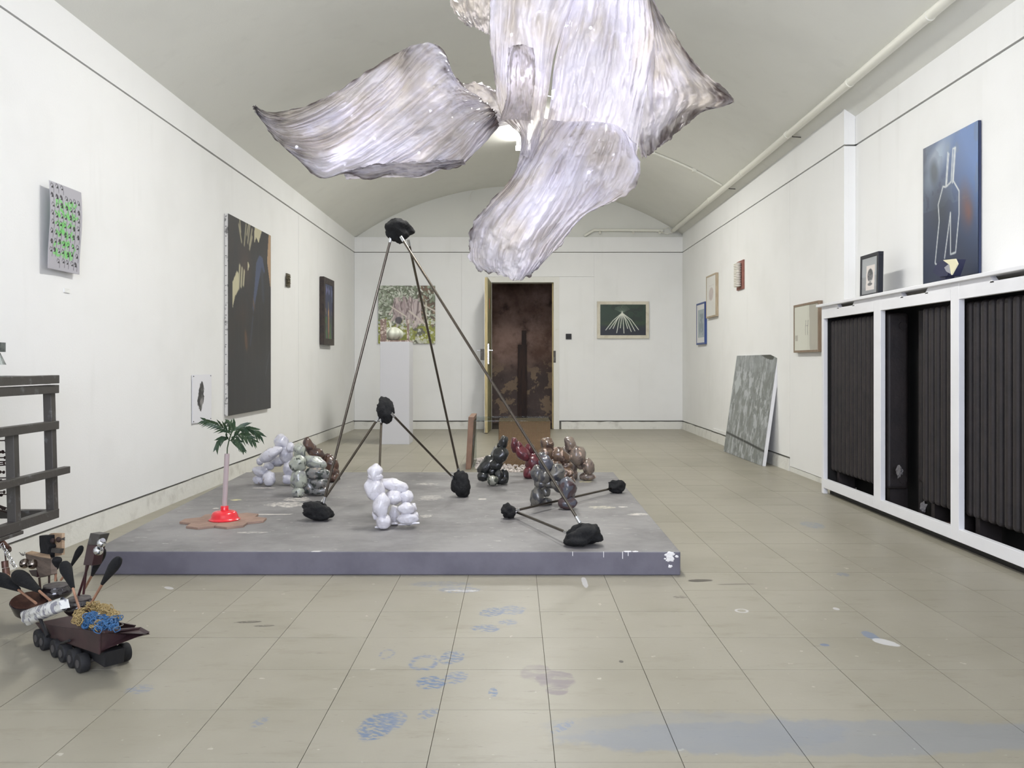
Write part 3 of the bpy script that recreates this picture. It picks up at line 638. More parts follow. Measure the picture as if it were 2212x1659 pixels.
pm = thing('palm_sprig', 'dark green artificial palm sprig stuck in the plunger handle', 'plant', hp1)
M_PSTEM = mat('palm_stem', rgb(52, 70, 42), rough=.5)
MB().tube([hp1-Vector((0,0,.02)), P(491, 968, 4.43), P(495, 950, 4.43), P(500, 935, 4.42)], .0032, 8).build('stem', M_PSTEM, pm, True)
def frond(pts, nl, ll, seed, droop=.3):
    r = random.Random(seed); pts = [Vector(p) for p in pts]; b = MB(); b.tube(pts, [.0025]*(len(pts)-1)+[.001], 6)
    seg = [(pts[i], pts[i+1]) for i in range(len(pts)-1)]
    for k in range(nl):
        q = .12+.88*k/(nl-1); i = min(int(q*len(seg)), len(seg)-1); f = q*len(seg)-i; a, c = seg[i]; base = a.lerp(c, f); d = (c-a).normalized()
        for s in (-1, 1):
            up = Vector((0, 0, 1)); side = d.cross(Vector((0, 1, 0))).normalized()
            if side.z < 0: side = -side
            l = ll*(1-.45*q)*r.uniform(.8, 1.15)
            out = (d*1.0+side*s*(.75-.35*q)+Vector((0, r.uniform(-.55, .55), 0))).normalized()
            tip = base+out*l+Vector((0, 0, -droop*l*(1.1 if s < 0 else .7)))
            mid = base.lerp(tip, .45)+out*.0+Vector((0, 0, droop*l*.22)); w = .0056
            wv = out.cross(Vector((0, 1, 0))).normalized()*w; tv = Vector((0, .0008, 0))
            b.add([base-wv*.4, base+wv*.4, mid+wv, mid-wv, tip, base-wv*.4+tv, base+wv*.4+tv, mid+wv+tv, mid-wv+tv, tip+tv],
                  [[0,1,2,3], [3,2,4], [6,5,8,7], [7,8,9], [0,3,8,5], [1,6,7,2], [3,4,9,8], [2,7,9,4]])
    return b.build('frond', M_PALM, pm)
frond([P(498,940,4.43), P(492,930,4.42), P(478,921,4.40), P(460,914,4.39), P(444,909,4.38)], 13, .075, 1)
frond([P(500,936,4.43), P(508,924,4.44), P(525,922,4.46), P(545,928,4.47), P(560,938,4.48)], 15, .078, 2)
frond([P(500,945,4.43), P(515,938,4.40), P(532,942,4.38), P(548,952,4.36)], 12, .07, 3)
frond([P(496,950,4.43), P(486,944,4.40), P(474,950,4.38), P(468,966,4.37)], 9, .05, 4)
frond([P(495,952,4.43), P(506,950,4.40), P(518,956,4.39), P(524,970,4.38)], 9, .05, 5)
frond([P(499,940,4.43), P(500,925,4.46), P(497,915,4.48), P(490,911,4.50)], 9, .055, 6)

# ------------------------------------------------------------------ plinth, glass case, glass table
YPL = F*H/(960-CY); pw = px2m(31.5, YPL)
pcx = P(852.5, 0, YPL).x
pz1 = H+(CY-738)*YPL/F
tag(bevel(MB().box((pcx-pw, YPL, 0), (pcx+pw, YPL+.36, pz1)).build('plinth', mat('plinth_white', rgb(206, 206, 210), rough=.6)), .003), 'tall white square plinth in front of the back wall', 'plinth')
gc = thing('display_case', 'small open case with brown posts holding a pale gourd on the plinth', 'case', (pcx, YPL+.18, pz1))
M_BRONZE = mat('brown_marbled', rgb(126, 104, 94), rgb(196, 180, 168), .25, scale=30, lo=.5, hi=.6)
GL = glass('clear_glass', (.97, .99, .97), .06)
ch = .26
MB().box((pcx-pw, YPL+.01, pz1), (pcx+pw+.0, YPL+.35, pz1+.018)).build('case_base', M_BRONZE, gc)
for x, w in ((pcx-pw+.035, .035), (pcx+pw-.016, .014)):
    MB().box((x-w, YPL+.012, pz1+.018), (x+w, YPL+.03, pz1+ch)).build('case_post', M_BRONZE, gc)
MB().box((pcx+pw-.004, YPL+.03, pz1+.018), (pcx+pw, YPL+.345, pz1+ch)).build('glass_pane', GL, gc)
MB().box((pcx-pw, YPL+.03, pz1+.018), (pcx-pw+.004, YPL+.345, pz1+ch)).build('glass_pane', GL, gc)
gd = thing('gourd', 'pale lobed gourd inside the small case on the plinth', 'gourd', (pcx, YPL+.17, pz1+.018))
M_GOURD = mat('pale_gourd', rgb(214, 216, 200), rgb(198, 200, 184), .5, scale=8)
gcx = P(850, 0, YPL+.17).x; b = MB()
vs, fs = ico(4); out = []
for v in vs:
    a = math.atan2(v.y, v.x); k = 1+.22*abs(math.cos(a*3.5))-.14; s = .112*(1 if v.z < .2 else 1-.35*(v.z-.2))
    out.append((gcx+v.x*s*k, YPL+.17+v.y*s*k*.9, pz1+.018+.078+v.z*.078*k))
b.add(out, fs); b.build('gourd_body', M_GOURD, gd, 2)
MB().tube([(gcx-.03, YPL+.16, pz1+.15), (gcx-.04, YPL+.16, pz1+.21), (gcx-.055, YPL+.15, pz1+.25)], [.014, .009, .007], 10).build('gourd_stem', M_GOURD, gd, True)

M_OAK = mat('oak_veneer', rgb(146, 114, 92), rgb(128, 98, 80), .5, scale=6, stretch=(1, 10, .8))
zt_, y0_, y1_ = .435, 7.47, 8.0
xl = P(1012, 0, y0_).x
tb = thing('glass_table', 'low table with wooden end slab, clear glass top and rattan end box', 'table', (-.05, 7.7, 0))
bevel(MB().prism([(P(1007,0,y0_).x-.005, y0_, 0), (P(1014,0,y0_).x+.012, y0_, 0), (P(1024,0,y0_).x, y0_, zt_+.03), (P(1013,0,y0_).x-.005, y0_, zt_+.03)], (.0, .55, 0)).build('end_slab', M_OAK, tb, fix=True), .003)
GL2 = glass('table_glass', (.82, .85, .84), .08)
MB().box((P(1021,0,y0_).x, y0_-.03, zt_-.008), (P(1189,0,y0_).x+.01, y1_+.03, zt_)).build('glass_top', GL2, tb)
MB().box((P(1021,0,y0_).x-.0, y0_+.01, .02), (P(1021,0,y0_).x+.010, y1_, zt_-.008)).build('glass_side', GL2, tb)
M_RAT, t = newmat('woven_rattan', rough=.6); p = t.pos()
w1 = t.new('ShaderNodeTexWave', bands_direction='X'); w1.inputs['Scale'].default_value = 26; w1.inputs['Distortion'].default_value = 1.2; t.link(p, w1.inputs[0])
w2 = t.new('ShaderNodeTexWave', bands_direction='Z'); w2.inputs['Scale'].default_value = 26; w2.inputs['Distortion'].default_value = 1.2; t.link(p, w2.inputs[0])
wv = t.math('MULTIPLY', w1.outputs['Fac'], w2.outputs['Fac'])
c = t.mix(t.ramp(wv, 0, .6), rgb(108, 88, 64), rgb(156, 130, 98)); c = t.mix(t.math('MULTIPLY', t.noise(p, 40, 3), .4), c, rgb(128, 94, 62))
t.link(c, t.bsdf().inputs['Base Color']); t.bump(wv, .6, .006)
rx0, rx1 = P(1077,0,7.57).x, P(1189,0,7.57).x
bevel(MB().box((rx0, 7.57, .0), (rx1, y1_, zt_-.012)).build('rattan_box', M_RAT, tb), .006)
g = MB(); rg = random.Random(3)
for k in range(2600):
    x = rg.uniform(-.42, .62); y = rg.uniform(7.2, 8.5)
    e = ((x-.1)/.56)**2+((y-7.85)/.68)**2
    if e > 1-.12*rg.random(): continue
    if rx0-.02 < x < rx1+.02 and 7.55 < y < 8.03: continue
    if P(1003,0,7.5).x < x < P(1026,0,7.5).x and 7.44 < y < 8.05: continue
    s = rg.uniform(.010, .019); hgt = .012+.035*max(0, 1-e)*rg.random()
    vs, fs = ico(1); q = Matrix.Rotation(rg.uniform(0, 6), 3, 'Z')@Matrix.Rotation(rg.uniform(0, 6), 3, 'X')
    g.add([Vector((x, y, hgt))+q@Vector((v.x*s*rg.uniform(.7, 1.1), v.y*s*.8, v.z*s*.6)) for v in vs], fs)
tag(g.build('white_gravel', mat('white_gravel', rgb(224, 214, 208), rgb(206, 196, 190), .8, scale=40)), 'white gravel spread under the glass table behind the platform', 'gravel', kind='stuff')

# ------------------------------------------------------------------ pictures
UL, UR, UB = (0, 1, 0), (0, -1, 0), (1, 0, 0)
M_CANVAS = mat('canvas_edge', rgb(206, 204, 200), rgb(120, 118, 116), .8, scale=20, lo=.55, hi=.65)
M_WFRAME = mat('pale_wood_frame', rgb(214, 208, 190), rgb(200, 192, 172), .5, scale=12)
M_BEIGEF = mat('beige_oak_frame', rgb(184, 168, 142), rgb(170, 154, 130), .5, scale=9, stretch=(6, 6, 1))
M_BROWNF = mat('brown_oak_frame', rgb(142, 122, 102), rgb(128, 110, 92), .5, scale=9, stretch=(6, 6, 1))
M_BLUEF = mat('blue_frame', rgb(48, 72, 132), rough=.45)
M_BLKF = mat('black_frame', rgb(30, 32, 40), rough=.4)
M_DKF = mat('dark_carved_frame', rgb(58, 46, 40), rgb(40, 32, 30), .5, scale=20, bump=.4)
PG = glass('picture_glass', (1, 1, 1), .05)
# large dark painting
pic = Pic(110, 200, (46, 47, 48))
pic.blend(vnoise(200, 110, 4, 6, 1)*.8, (56, 50, 47)); pic.blend((vnoise(200, 110, 12, 3, 2) > .55)*.25, (40, 44, 48))
pic.ell(.36, .22, .20, .14, .3, (74, 60, 54), .8, .9); pic.ell(.30, .48, .2, .10, 0, (66, 54, 48), .6, .9)
CR = (196, 190, 158)
pic.poly([(.58,0),(.76,0),(.68,.075),(.62,.05),(.57,.09)], CR)
for a in ([(.24,.0),(.26,.06)], [(.38,.01),(.34,.12)], [(.47,0),(.42,.10)], [(.52,.02),(.46,.11)], [(.44,.0),(.40,.06)], [(.52,.06),(.46,.13)], [(.22,.03),(.28,.11)]): pic.line(a, .012, (170, 164, 136), .9, 1.38)
pic.poly([(.94,0),(1,0),(1,.30),(.985,.30),(.90,.16),(.92,.08)], (176, 146, 114))
pic.poly([(.09,.33),(.18,.27),(.22,.28),(.22,.36),(.14,.40),(.09,.46)], CR); pic.poly([(.42,.20),(.46,.22),(.42,.25)], CR)
for x in (.24, .29, .34): pic.line([(x, .24+.02*(x-.24)*10), (x-.02, .35-.02*(x-.24)*10)], .016, CR, .9, 1.38)
pic.poly([(.62,.19),(.70,.14),(.78,.15),(.84,.22),(.82,.235),(.76,.20),(.70,.27),(.60,.40),(.55,.47),(.53,.44),(.58,.32)], (70, 82, 112), .9)
pic.line([(.76,.22),(.80,.38)], .03, (64, 74, 98), .45, 1.38); pic.line([(.54,.49),(.48,.64)], .012, (70, 84, 116), .5, 1.38)
pic.ell(.56, .42, .05, .02, 1, (118, 84, 60), .7, .6); pic.ell(.38, .62, .075, .035, 1.2, (116, 82, 58), .85, .5); pic.ell(.38, .62, .045, .018, 1.2, (88, 66, 52), .8, .5)
pic.blend((pic.Y > .72)*.5, (48, 50, 50)); pic.blend((vnoise(200,110,30,2,5) > .62)*.15*(pic.Y > .4), (70, 72, 76)); pic.line([(.96,.68),(.86,.80)], .012, (78, 84, 92), .5, 1.38)
x0 = XL+.030; a = XP(493, 460, x0); c_ = XP(585, 500, x0)
bp = hung('painting', 'tall dark abstract painting with cream slashes on the left wall', 'painting', pic, (x0, a.y, 2.125), UL, c_.y-a.y, 1.60, .028, M_CANVAS)
for k in range(20): MB().box((x0-.022, a.y-.0025, 2.10-k*.078), (x0-.014, a.y+.001, 2.105-k*.078)).build('tack', M_BLACK, bp)
# dark framed painting
pic = Pic(60, 110, (40, 52, 84))
pic.blend((pic.Y > .4)*np.clip((pic.Y-.4)*3, 0, 1)*.9, (66, 74, 70)); pic.blend((vnoise(110, 60, 10, 5, 3) > .58)*.5, (74, 70, 108)); pic.blend((vnoise(110,60,6,4,9) > .6)*(pic.Y > .6)*.8, (76, 120, 66))
for k in range(14): x, y = rng.uniform(.05, .9), rng.uniform(.02, .14); pic.line([(x, y), (x+rng.uniform(-.08, .08), y+.06)], .02, (140, 138, 186), .7, 1.3)
pic.line([(.42,.34),(.46,.5)], .035, (168, 150, 98), .8, 1.3); pic.line([(.46,.5),(.47,.85)], .07, (188, 130, 88), .9, 1.3); pic.ell(.1, .5, .07, .02, 1.4, (210, 180, 110), .9); pic.ell(.42, .53, .06, .03, 1.4, (214, 186, 112), .9); pic.ell(.85, .52, .05, .015, 1.4, (190, 160, 100), .8); pic.ell(.48, .93, .10, .04, 1.5, (182, 112, 80), .9)
pic.line([(.95,.1),(.93,.3)], .02, (176, 186, 210), .8, 1.3)
x0 = XL+.055; a = XP(700, 600, x0); c_ = XP(722, 620, x0)
fr = hung('framed_painting', 'small vivid painting in a dark carved frame near the left corner', 'painting', pic, (x0, a.y, H+(CY-597)*a.y/F), UL, c_.y-a.y, .80, .05, M_DKF, frame=.075)
# small metal relief
x0 = XL+.03; a = XP(624, 590, x0); c_ = XP(630, 600, x0)
sm = thing('metal_relief', 'tiny bronze relief with a mirrored plate on the left wall', 'relief', (XL, a.y, 1.71))
M_BRZ = mat('patinated_bronze', rgb(112, 104, 84), rgb(82, 78, 66), .4, .6, scale=60)
z1 = H+(CY-590)*a.y/F; z0 = H+(CY-619)*a.y/F
MB().box((XL-.002, a.y, z0), (XL+.012, c_.y+.02, z1)).build('back_plate', M_BRZ, sm)
MB().box((XL+.012, a.y+.025, z0+.03), (XL+.014, c_.y+.01, z1-.02)).build('mirror', M_CHROME, sm)
for k in range(8): MB().blob((XL+.028, a.y-.015+rng.uniform(-.01, .02), z0+.02+k*.012), Vector((.02, 0, 0)), Vector((0, .02, 0)), Vector((0, 0, .012)), .4, 2, k, 2).build('boss', M_BRZ, sm, 2)
# rock print with pins
pic = Pic(70, 90, (232, 232, 236))
pts = [(.40,.22),(.47,.13),(.53,.17),(.60,.30),(.56,.42),(.60,.46),(.56,.60),(.48,.66),(.44,.78),(.38,.76),(.34,.68),(.26,.64),(.24,.54),(.30,.42),(.31,.32)]
pic.poly(pts, (98, 97, 96)); nz = vnoise(90, 70, 9, 9, 4); ins = np.abs(pic.a[..., 0]-98/255) < .01
pic.blend(ins*(nz > .56)*.7, (60, 60, 60)); pic.blend(ins*(nz < .42)*.7, (158, 156, 154)); pic.line([(.40,.2),(.34,.7)], .02, (56,55,55), .7); pic.line([(.52,.5),(.46,.7)], .025, (150,150,148), .8); pic.line([(.30,.5),(.36,.66)], .02, (40,40,40), .8)
x0 = XL+.010; a = XP(416, 810, x0); c_ = XP(456, 808, x0)
rp = thing('rock_print', 'white paper print of a grey rock pinned low on the left wall', 'print', (x0, a.y, .6))
zt2 = H+(CY-810)*a.y/F
picture('print', pic, (x0, a.y, zt2), UL, (0,0,-1), c_.y-a.y, .345, M_PRINT, rp, curl=lambda u, v: .004*np.sin(u*3)*0+.003*u)
MB().box((x0-.006, a.y, zt2-.345), (x0-.0008, c_.y, zt2)).build('paper', M_WHITE, rp)
for u in (.03, .95):
    for v in (.03, .96): MB().lathe((x0+.003, a.y+(c_.y-a.y)*u, zt2-.345*v), [(.004, 0), (.003, .003)], 8, (1,0,0)).build('pin', M_BLACK, rp)
# grey paper with figures
pic = Pic(120, 170, (176, 174, 180)); r2 = random.Random(5)
GR = (122, 206, 112)
for k in range(6):
    y = .22+k*.115
    for q in range(16): x = r2.uniform(.2, .76); pic.line([(x, y+r2.uniform(-.04,.04)), (x+r2.uniform(-.08,.1), y+r2.uniform(-.05,.05))], .02, GR, .85, 1.4)
for i in range(9):
    for j in range(7):
        if (i == 0 and j > 2) or (i == 8 and j < 2): continue
        x, y = .08+j*.135+r2.uniform(-.02,.02), .05+i*.105+r2.uniform(-.012,.012)
        pic.poly([(x-.03, y+.022), (x+.035, y+.022), (x+.03, y-.008+r2.uniform(-.01,.01)), (x, y+.005)], (44, 42, 44))
        pic.line([(x-.04, y), (x-.02, y-.03), (x+.03, y-.02), (x+.05, y+.03), (x+.045, y+.07)], .006, (66, 64, 66), .8, 1.4)
        if r2.random() < .35: pic.ell(x, y-.015, .035, .02, r2.uniform(-.5,.5), (54, 52, 54), .8)
x0 = XL+.045; a = XP(106, 389, x0); c_ = XP(175, 416, x0)
gp = thing('grey_drawing', 'grey paper with rows of small black heads and green scribbles', 'drawing', (x0, a.y, 1.39))
zt3 = H+(CY-389)*a.y/F; cw = c_.y-a.y
crl = lambda u, v: -.010*np.sin(u*2.8)*(v-.3)+.006*np.sin(v*5)
g1 = picture('drawing', pic, (x0, a.y, zt3), UL, (0,0,-1), cw, .425, M_PRINT, gp, curl=crl)
md = g1.modifiers.new('thick', 'SOLIDIFY'); md.thickness = .001; md.offset = -1
MB().box((XL, a.y+cw/2-.03, zt3-.08), (x0-.006, a.y+cw/2+.03, zt3-.05)).build('wall_spacer', M_WHITE, gp)
pic = Pic(24, 14, (236, 236, 232))
for k, (l) in enumerate((.8, .55, .4)): pic.line([(.06, .25+.25*k), (l, .25+.25*k)], .02, (206, 206, 204), .8, .6)
lb = thing('wall_label', 'faint white caption label under the grey drawing', 'label', (XL+.008, XP(140,0,XL).y, 1.30))
a = XP(139, 622, XL+.008)
picture('caption', pic, (XL+.0095, a.y, a.z), UL, (0,0,-1), .055, .022, M_PRINT, lb)
MB().box((XL+.004, a.y, a.z-.022), (XL+.009, a.y+.055, a.z)).build('card', M_WALL, lb)
# foliage painting
pic = Pic(170, 170, (104, 104, 88)); r2 = random.Random(9)
pic.blend((pic.Y > .55)*1.0*(vnoise(170,170,5,5,7) > .35), (146, 150, 62)); pic.blend((pic.X > .7)*(pic.Y < .5)*.7, (96, 72, 56))
for k in range(620):
    x, y = r2.random(), r2.random()*.68; s = r2.uniform(.03, .065); gcol = r2.choice([(206, 212, 196), (190, 198, 180), (222, 224, 212), (164, 174, 152), (128, 138, 114)])
    if x > .72 and r2.random() < .5: gcol = r2.choice([(120, 92, 72), (150, 128, 104), (86, 66, 54)])
    an_ = r2.uniform(0, 3.14); pic.ell(x+.006, y+.008, s*1.08, s*.42, an_, (86, 90, 72), .7, .3); pic.ell(x, y, s, s*.36, an_, gcol, .97, .3)
    if r2.random() < .5: pic.line([(x-s*.7*math.cos(an_), y-s*.7*math.sin(an_)), (x+s*.7*math.cos(an_), y+s*.7*math.sin(an_))], .003, (120, 130, 104), .7)
for k in range(200):
    x, y = r2.random(), r2.uniform(.6, 1); s = r2.uniform(.015, .04); pic.ell(x, y, s, s*.7, r2.uniform(0, 3), r2.choice([(214, 216, 200), (196, 198, 180), (128, 132, 70), (158, 160, 96), (222, 222, 210)]), .9, .35)
for k in range(110):
    t0 = r2.random(); x = .27+.5*t0; y0 = .17+.1*abs(t0-.5)+r2.uniform(0, .15); ln = r2.uniform(.12, .42)
    pic.line([(x, y0), (x+r2.uniform(-.05, .05), y0+ln*.5), (x+r2.uniform(-.09, .09), min(y0+ln, .74))], r2.uniform(.006, .016), r2.choice([(196, 182, 180), (216, 204, 198), (168, 150, 150), (206, 192, 188), (120, 106, 104)]), .9)
pic.ell(.36, .60, .07, .07, 0, (70, 68, 72), .8); pic.line([(.22,.36),(.5,.54)], .01, (214, 206, 194)); pic.line([(.55,.44),(.84,.68)], .016, (212, 202, 192)); pic.line([(.8,.34),(1,.44)], .014, (208, 200, 188)); pic.line([(.84,.3),(.84,.6)], .014, (206, 204, 186))
a = P(817, 617, YB-.03); c_ = P(940, 742, YB-.03)
hung('painting', 'square painting of green foliage and a pinkish root hut on the back wall', 'painting', pic, a, UB, c_.x-a.x, a.z-c_.z, .028, M_CANVAS)
# sticks painting
pic = Pic(150, 106, (32, 50, 36))
pic.blend(np.clip(1-pic.Y*1.3, 0, 1)*.5, (44, 70, 50)); pic.blend((vnoise(106,150,9,5,8) > .55)*(pic.Y < .6)*.5, (26, 36, 28)); pic.blend(np.clip((pic.Y-.62)*5, 0, 1)*.85, (28, 28, 44)); pic.ell(.2, .62, .3, .10, 0, (48, 66, 36), .7, .8); pic.ell(.85, .6, .3, .1, 0, (46, 66, 38), .7, .8)
for k in range(10):
    pts = [(.48, .27), (.42-.36*(k/9-.5)*-1*.9+.06+0*k, .5), (.48+(k/9-.5)*.72, [.83,.8,.78,.92,.76,.93,.78,.88,.86,.82][k])]
    pts[1] = (.48+(k/9-.5)*.40, .52+.03*math.sin(k*2)); pic.line(pts, .008, (222, 224, 210), 1, .72)
for k in range(14): an = -2.6+k*.16; pic.line([(.48, .27), (.48+.19*math.cos(an), .27+.24*math.sin(an))], .0025, (176, 184, 168), .6, .72)
pic.ell(.48, .25, .022, .05, 0, (232, 230, 220), .8, .9)
a = P(1290, 651, YB-.03); c_ = P(1402, 731, YB-.03)
hung('framed_painting', 'dark green painting of white sticks in a pale frame right of the doorway', 'painting', pic, a, UB, c_.x-a.x, a.z-c_.z, .045, M_WFRAME, frame=.045)
a = P(1222, 721, YB-.006); c_ = P(1234.5, 733, YB-.006)
sw = thing('wall_switch', 'small black square switch plate beside the doorway', 'switch', (a.x, YB, c_.z))
bevel(MB().box((a.x, YB-.018, c_.z), (c_.x, YB-.006, a.z)).build('switch_plate', M_BLACK, sw), .003); bevel(MB().box((a.x+.02, YB-.022, c_.z+.02), (c_.x-.02, YB-.016, a.z-.02)).build('switch_rocker', M_BLACK, sw), .002)
# right wall frames
pic = Pic(50, 100, (236, 236, 234)); pic.poly([(.15,.14),(.95,.14),(.95,.86),(.15,.86)], (176, 188, 190)); pic.blend((vnoise(100,50,4,8,2) > .5)*(pic.Y > .25)*(pic.Y < .8)*(pic.X > .3)*(pic.X < .85)*.6, (128, 140, 150))
x0 = XR-.03; a = XP(1504, 657, x0); c_ = XP(1522, 653, x0)
hung('framed_print', 'grey-blue print in a bright blue frame nearest the right corner', 'print', pic, (x0, a.y, H+(CY-657)*a.y/F), UR, a.y-c_.y, (745-657)*a.y/F, .028, M_BLUEF, frame=.022, m=M_PRINT, glazed=PG)
pic = Pic(50, 100, (236, 234, 228)); pic.line([(.25,.23),(.8,.23)], .008, (206, 200, 194), .8, 2); pic.ell(.5, .45, .26, .18, 0, (206, 194, 188), .9, .2); pic.blend((vnoise(100,50,5,5,6) > .6)*(np.hypot((pic.X-.5)/.26, (pic.Y-.45)/.18) < 1)*.5, (190, 176, 170))
x0 = XR-.035; a = XP(1525, 598, x0); c_ = XP(1546, 590, x0)
hung('framed_print', 'pale sketch in a beige wooden frame above the blue frame', 'print', pic, (x0, a.y, H+(CY-598)*a.y/F), UR, a.y-c_.y, (688-598)*a.y/F, .033, M_BEIGEF, frame=.020, m=M_PRINT, glazed=PG)
pic = Pic(80, 110, (226, 226, 212)); pic.poly([(.64,0),(1,0),(1,1),(.66,1)], (196, 193, 180)); pic.poly([(.03,.66),(.14,.65),(.14,.78),(.03,.78)], (190, 186, 172))
for x in (.50, .59): pic.line([(x, .34), (x-.02, .5), (x-.02, .66)], .007, (120, 116, 110), .9, 1.3)
pic.line([(.5,.46),(.58,.46)], .006, (130,126,120), .8, 1.3)
x0 = XR-.035; a = XP(1714, 660, x0); c_ = XP(1768, 649, x0)
hung('framed_print', 'sparse drawing of two thin legs in a brown frame by the radiator cabinet', 'print', pic, (x0, a.y, H+(CY-660)*a.y/F), UR, a.y-c_.y, (762-660)*a.y/F, .033, M_BROWNF, frame=.018, m=M_PRINT, glazed=PG)
# red relief with white ribs
x0 = XR; a = XP(1594, 568, x0); c_ = XP(1606, 563, x0-.012)
rl = thing('ribbed_relief', 'white ribbed plaster strip on a rust red board high on the right wall', 'relief', (XR, a.y, 1.7))
za, zb = H+(CY-567)*a.y/F, H+(CY-628)*a.y/F; M_RUST = mat('rust_board', rgb(148, 96, 84), rgb(134, 86, 76), .6, scale=20)
MB().box((XR-.014, c_.y, zb), (XR, a.y, za)).build('board', M_RUST, rl)
M_PLAS = mat('plaster', rgb(232, 228, 220), rough=.7)
yc = (a.y+c_.y)/2+.02; n = 14
for k in range(n):
    z = zb+.04+(za-zb-.07)*k/(n-1); MB().blob((XR-.035, yc, z), Vector((.035, 0, 0)), Vector((0, .10, 0)), Vector((0, 0, .011)), .1, 2, k, 2).build('rib', M_PLAS, rl, 2)
# leaning panel
pic = Pic(150, 140, (134, 138, 136))
n1 = vnoise(140, 150, 12, 9, 21, 4); n2 = vnoise(140, 150, 22, 10, 22, 3); n3 = vnoise(140,150,30,14,23,3)
pic.blend((n1 > .5)*.7, (160, 164, 164)); pic.blend((n2 > .58)*.7, (184, 188, 190)); pic.blend((n3 < .4)*.6, (112, 116, 112)); pic.blend((n2 < .38)*.6, (120, 124, 118)); pic.ell(.13, .30, .07, .10, .2, (176, 182, 182), .9)
pic.blend((pic.Y < .16)*.55*(n1 > .4), (146, 150, 150)); pic.poly([(.62,.0),(.95,0),(.92,.05),(.8,.04)], (60, 62, 54), .9)
pic.line([(0,.80),(.3,.82),(.6,.84),(1,.87)], .010, (44, 46, 44), .85); pic.line([(.46,0),(.5,1)], .004, (196,200,202), .5)
bl, br, tlp = FL(1563, 975), FL(1646, 1007), Vector((XR-.02, 0, 0))
top_l = XP(1590, 770, 2.372); Uv = (br-bl); Uv.z = 0; Wd = Uv.length; Uv.normalize(); nrm = Vector((0,0,1)).cross(Uv)
up = Vector((top_l.x-bl.x, 0, 1.0)); up = (up-Uv*up.dot(Uv)); up = up.normalized(); Hp = 1.03
hung('leaning_panel', 'large grey marbled panel leaning against the right wall', 'panel', pic, bl+up*Hp+Vector((0,0,.002)), Uv, Wd, Hp, .035, M_WHITE, V=-up)

# ------------------------------------------------------------------ radiator cabinet
CXF = 2.23; CZ0, CZ1 = .043, 1.365; y_far, y_near = 6.125, 1.6
cb = thing('radiator_cabinet', 'long white radiator cabinet with open bays against the right wall', 'cabinet', (2.35, 4, 0))
bevel(MB().box((CXF-.022, y_near, CZ1-.016), (XR2, y_far+.055, CZ1+.004)).build('shelf_top', M_WHITE, cb), .003)
zA, zB = 1.263, .107
def Yc(px): return CXF*F/(px-CX)
st = [(y_far-.0, Yc(1779)), (Yc(1887), Yc(1902)), (Yc(2053), Yc(2071)), (3.33, 3.26), (2.4, 2.33), (1.67, y_near)]
for k, (a, c_) in enumerate(st):
    bevel(MB().box((CXF, c_, 0 if k == 0 else CZ0), (CXF+.03, a, CZ1-.016)).build('stile', M_WHITE, cb), .002)
for k in range(len(st)-1):
    a, c_ = st[k][1], st[k+1][0]
    bevel(MB().box((CXF, c_, CZ0), (CXF+.03, a, zB)).build('bottom_rail', M_WHITE, cb), .002)
    MB().box((CXF, c_, zA), (CXF+.03, a, zA+.055)).build('top_rail', M_WHITE, cb)
# ventilation strip with slots under the shelf
slots = [(Yc(1845), Yc(1808)), (Yc(2004), Yc(1945)), (Yc(2260), Yc(2138)), (2.5, 2.95), (1.75, 2.1)]
ys = sorted(slots); cur = y_near; z0_, z1_ = zA+.055, CZ1-.016
for a, c_ in ys+[(y_far, y_far)]:
    MB().box((CXF+.001, cur, z0_), (CXF+.029, a, z1_)).build('vent_strip', M_WHITE, cb); cur = c_
for a, c_ in ys:
    MB().box((CXF+.001, a, z0_), (CXF+.029, c_, z0_+.006)).build('vent_lip', M_WHITE, cb)
    for s, e in ((a, 1), (c_, -1)):
        MB().prism([(CXF+.001, s, z0_), (CXF+.001, s+e*.035, z0_), (CXF+.001, s, z1_)], (.028, 0, 0)).build('vent_corner', M_WHITE, cb, fix=True)
MB().box((CXF+.03, y_far-.03, CZ0), (XR2, y_far, CZ1-.016)).build('end_panel', M_WHITE, cb)
M_DARKIN = mat('dark_inside', rgb(20, 18, 18), rgb(15, 14, 14), .9, scale=5)  # near-black tone for the cabinet back and end lining
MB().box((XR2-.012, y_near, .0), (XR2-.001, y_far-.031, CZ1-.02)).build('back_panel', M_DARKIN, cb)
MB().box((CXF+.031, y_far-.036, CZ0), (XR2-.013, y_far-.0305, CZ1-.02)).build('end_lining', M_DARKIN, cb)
MB().box((CXF+.05, y_near, 0), (CXF+.06, y_far-.031, .05)).build('plinth_board', M_BLACK, cb)
M_RAD = mat('brown_black_iron', rgb(40, 34, 34), rgb(31, 27, 28), .55, scale=10, bump=.2, bscale=60)
def radiator(ya, yb, label):
    r = thing('radiator', label, 'radiator', (2.38, (ya+yb)/2, .15), 'cast iron radiators in the cabinet'); n = max(2, round(abs(yb-ya)/.068)); d = (yb-ya)/n
    for k in range(n):
        y = ya+d*(k+.5); o = MB().box((CXF+.045, y-abs(d)*.36, .17), (CXF+.18, y+abs(d)*.36, 1.25)).build('section', M_RAD, r); bevel(o, .02, 3)
    MB().tube([(CXF+.14, min(ya, yb), 1.17), (CXF+.14, max(ya, yb), 1.17)], .025, 10).build('header_pipe', M_RAD, r, True)
    MB().tube([(CXF+.14, min(ya, yb), .23), (CXF+.14, max(ya, yb), .23)], .025, 10).build('header_pipe', M_RAD, r, True)
    for y in (ya+d, yb-d): MB().box((CXF+.08, y-.02, 0), (CXF+.19, y+.02, .18)).build('foot', M_RAD, r)
radiator(6.085, 5.14, 'dark ribbed iron radiator filling the farthest cabinet bay')
radiator(4.72, 4.33, 'short dark ribbed iron radiator in the right half of the middle bay')
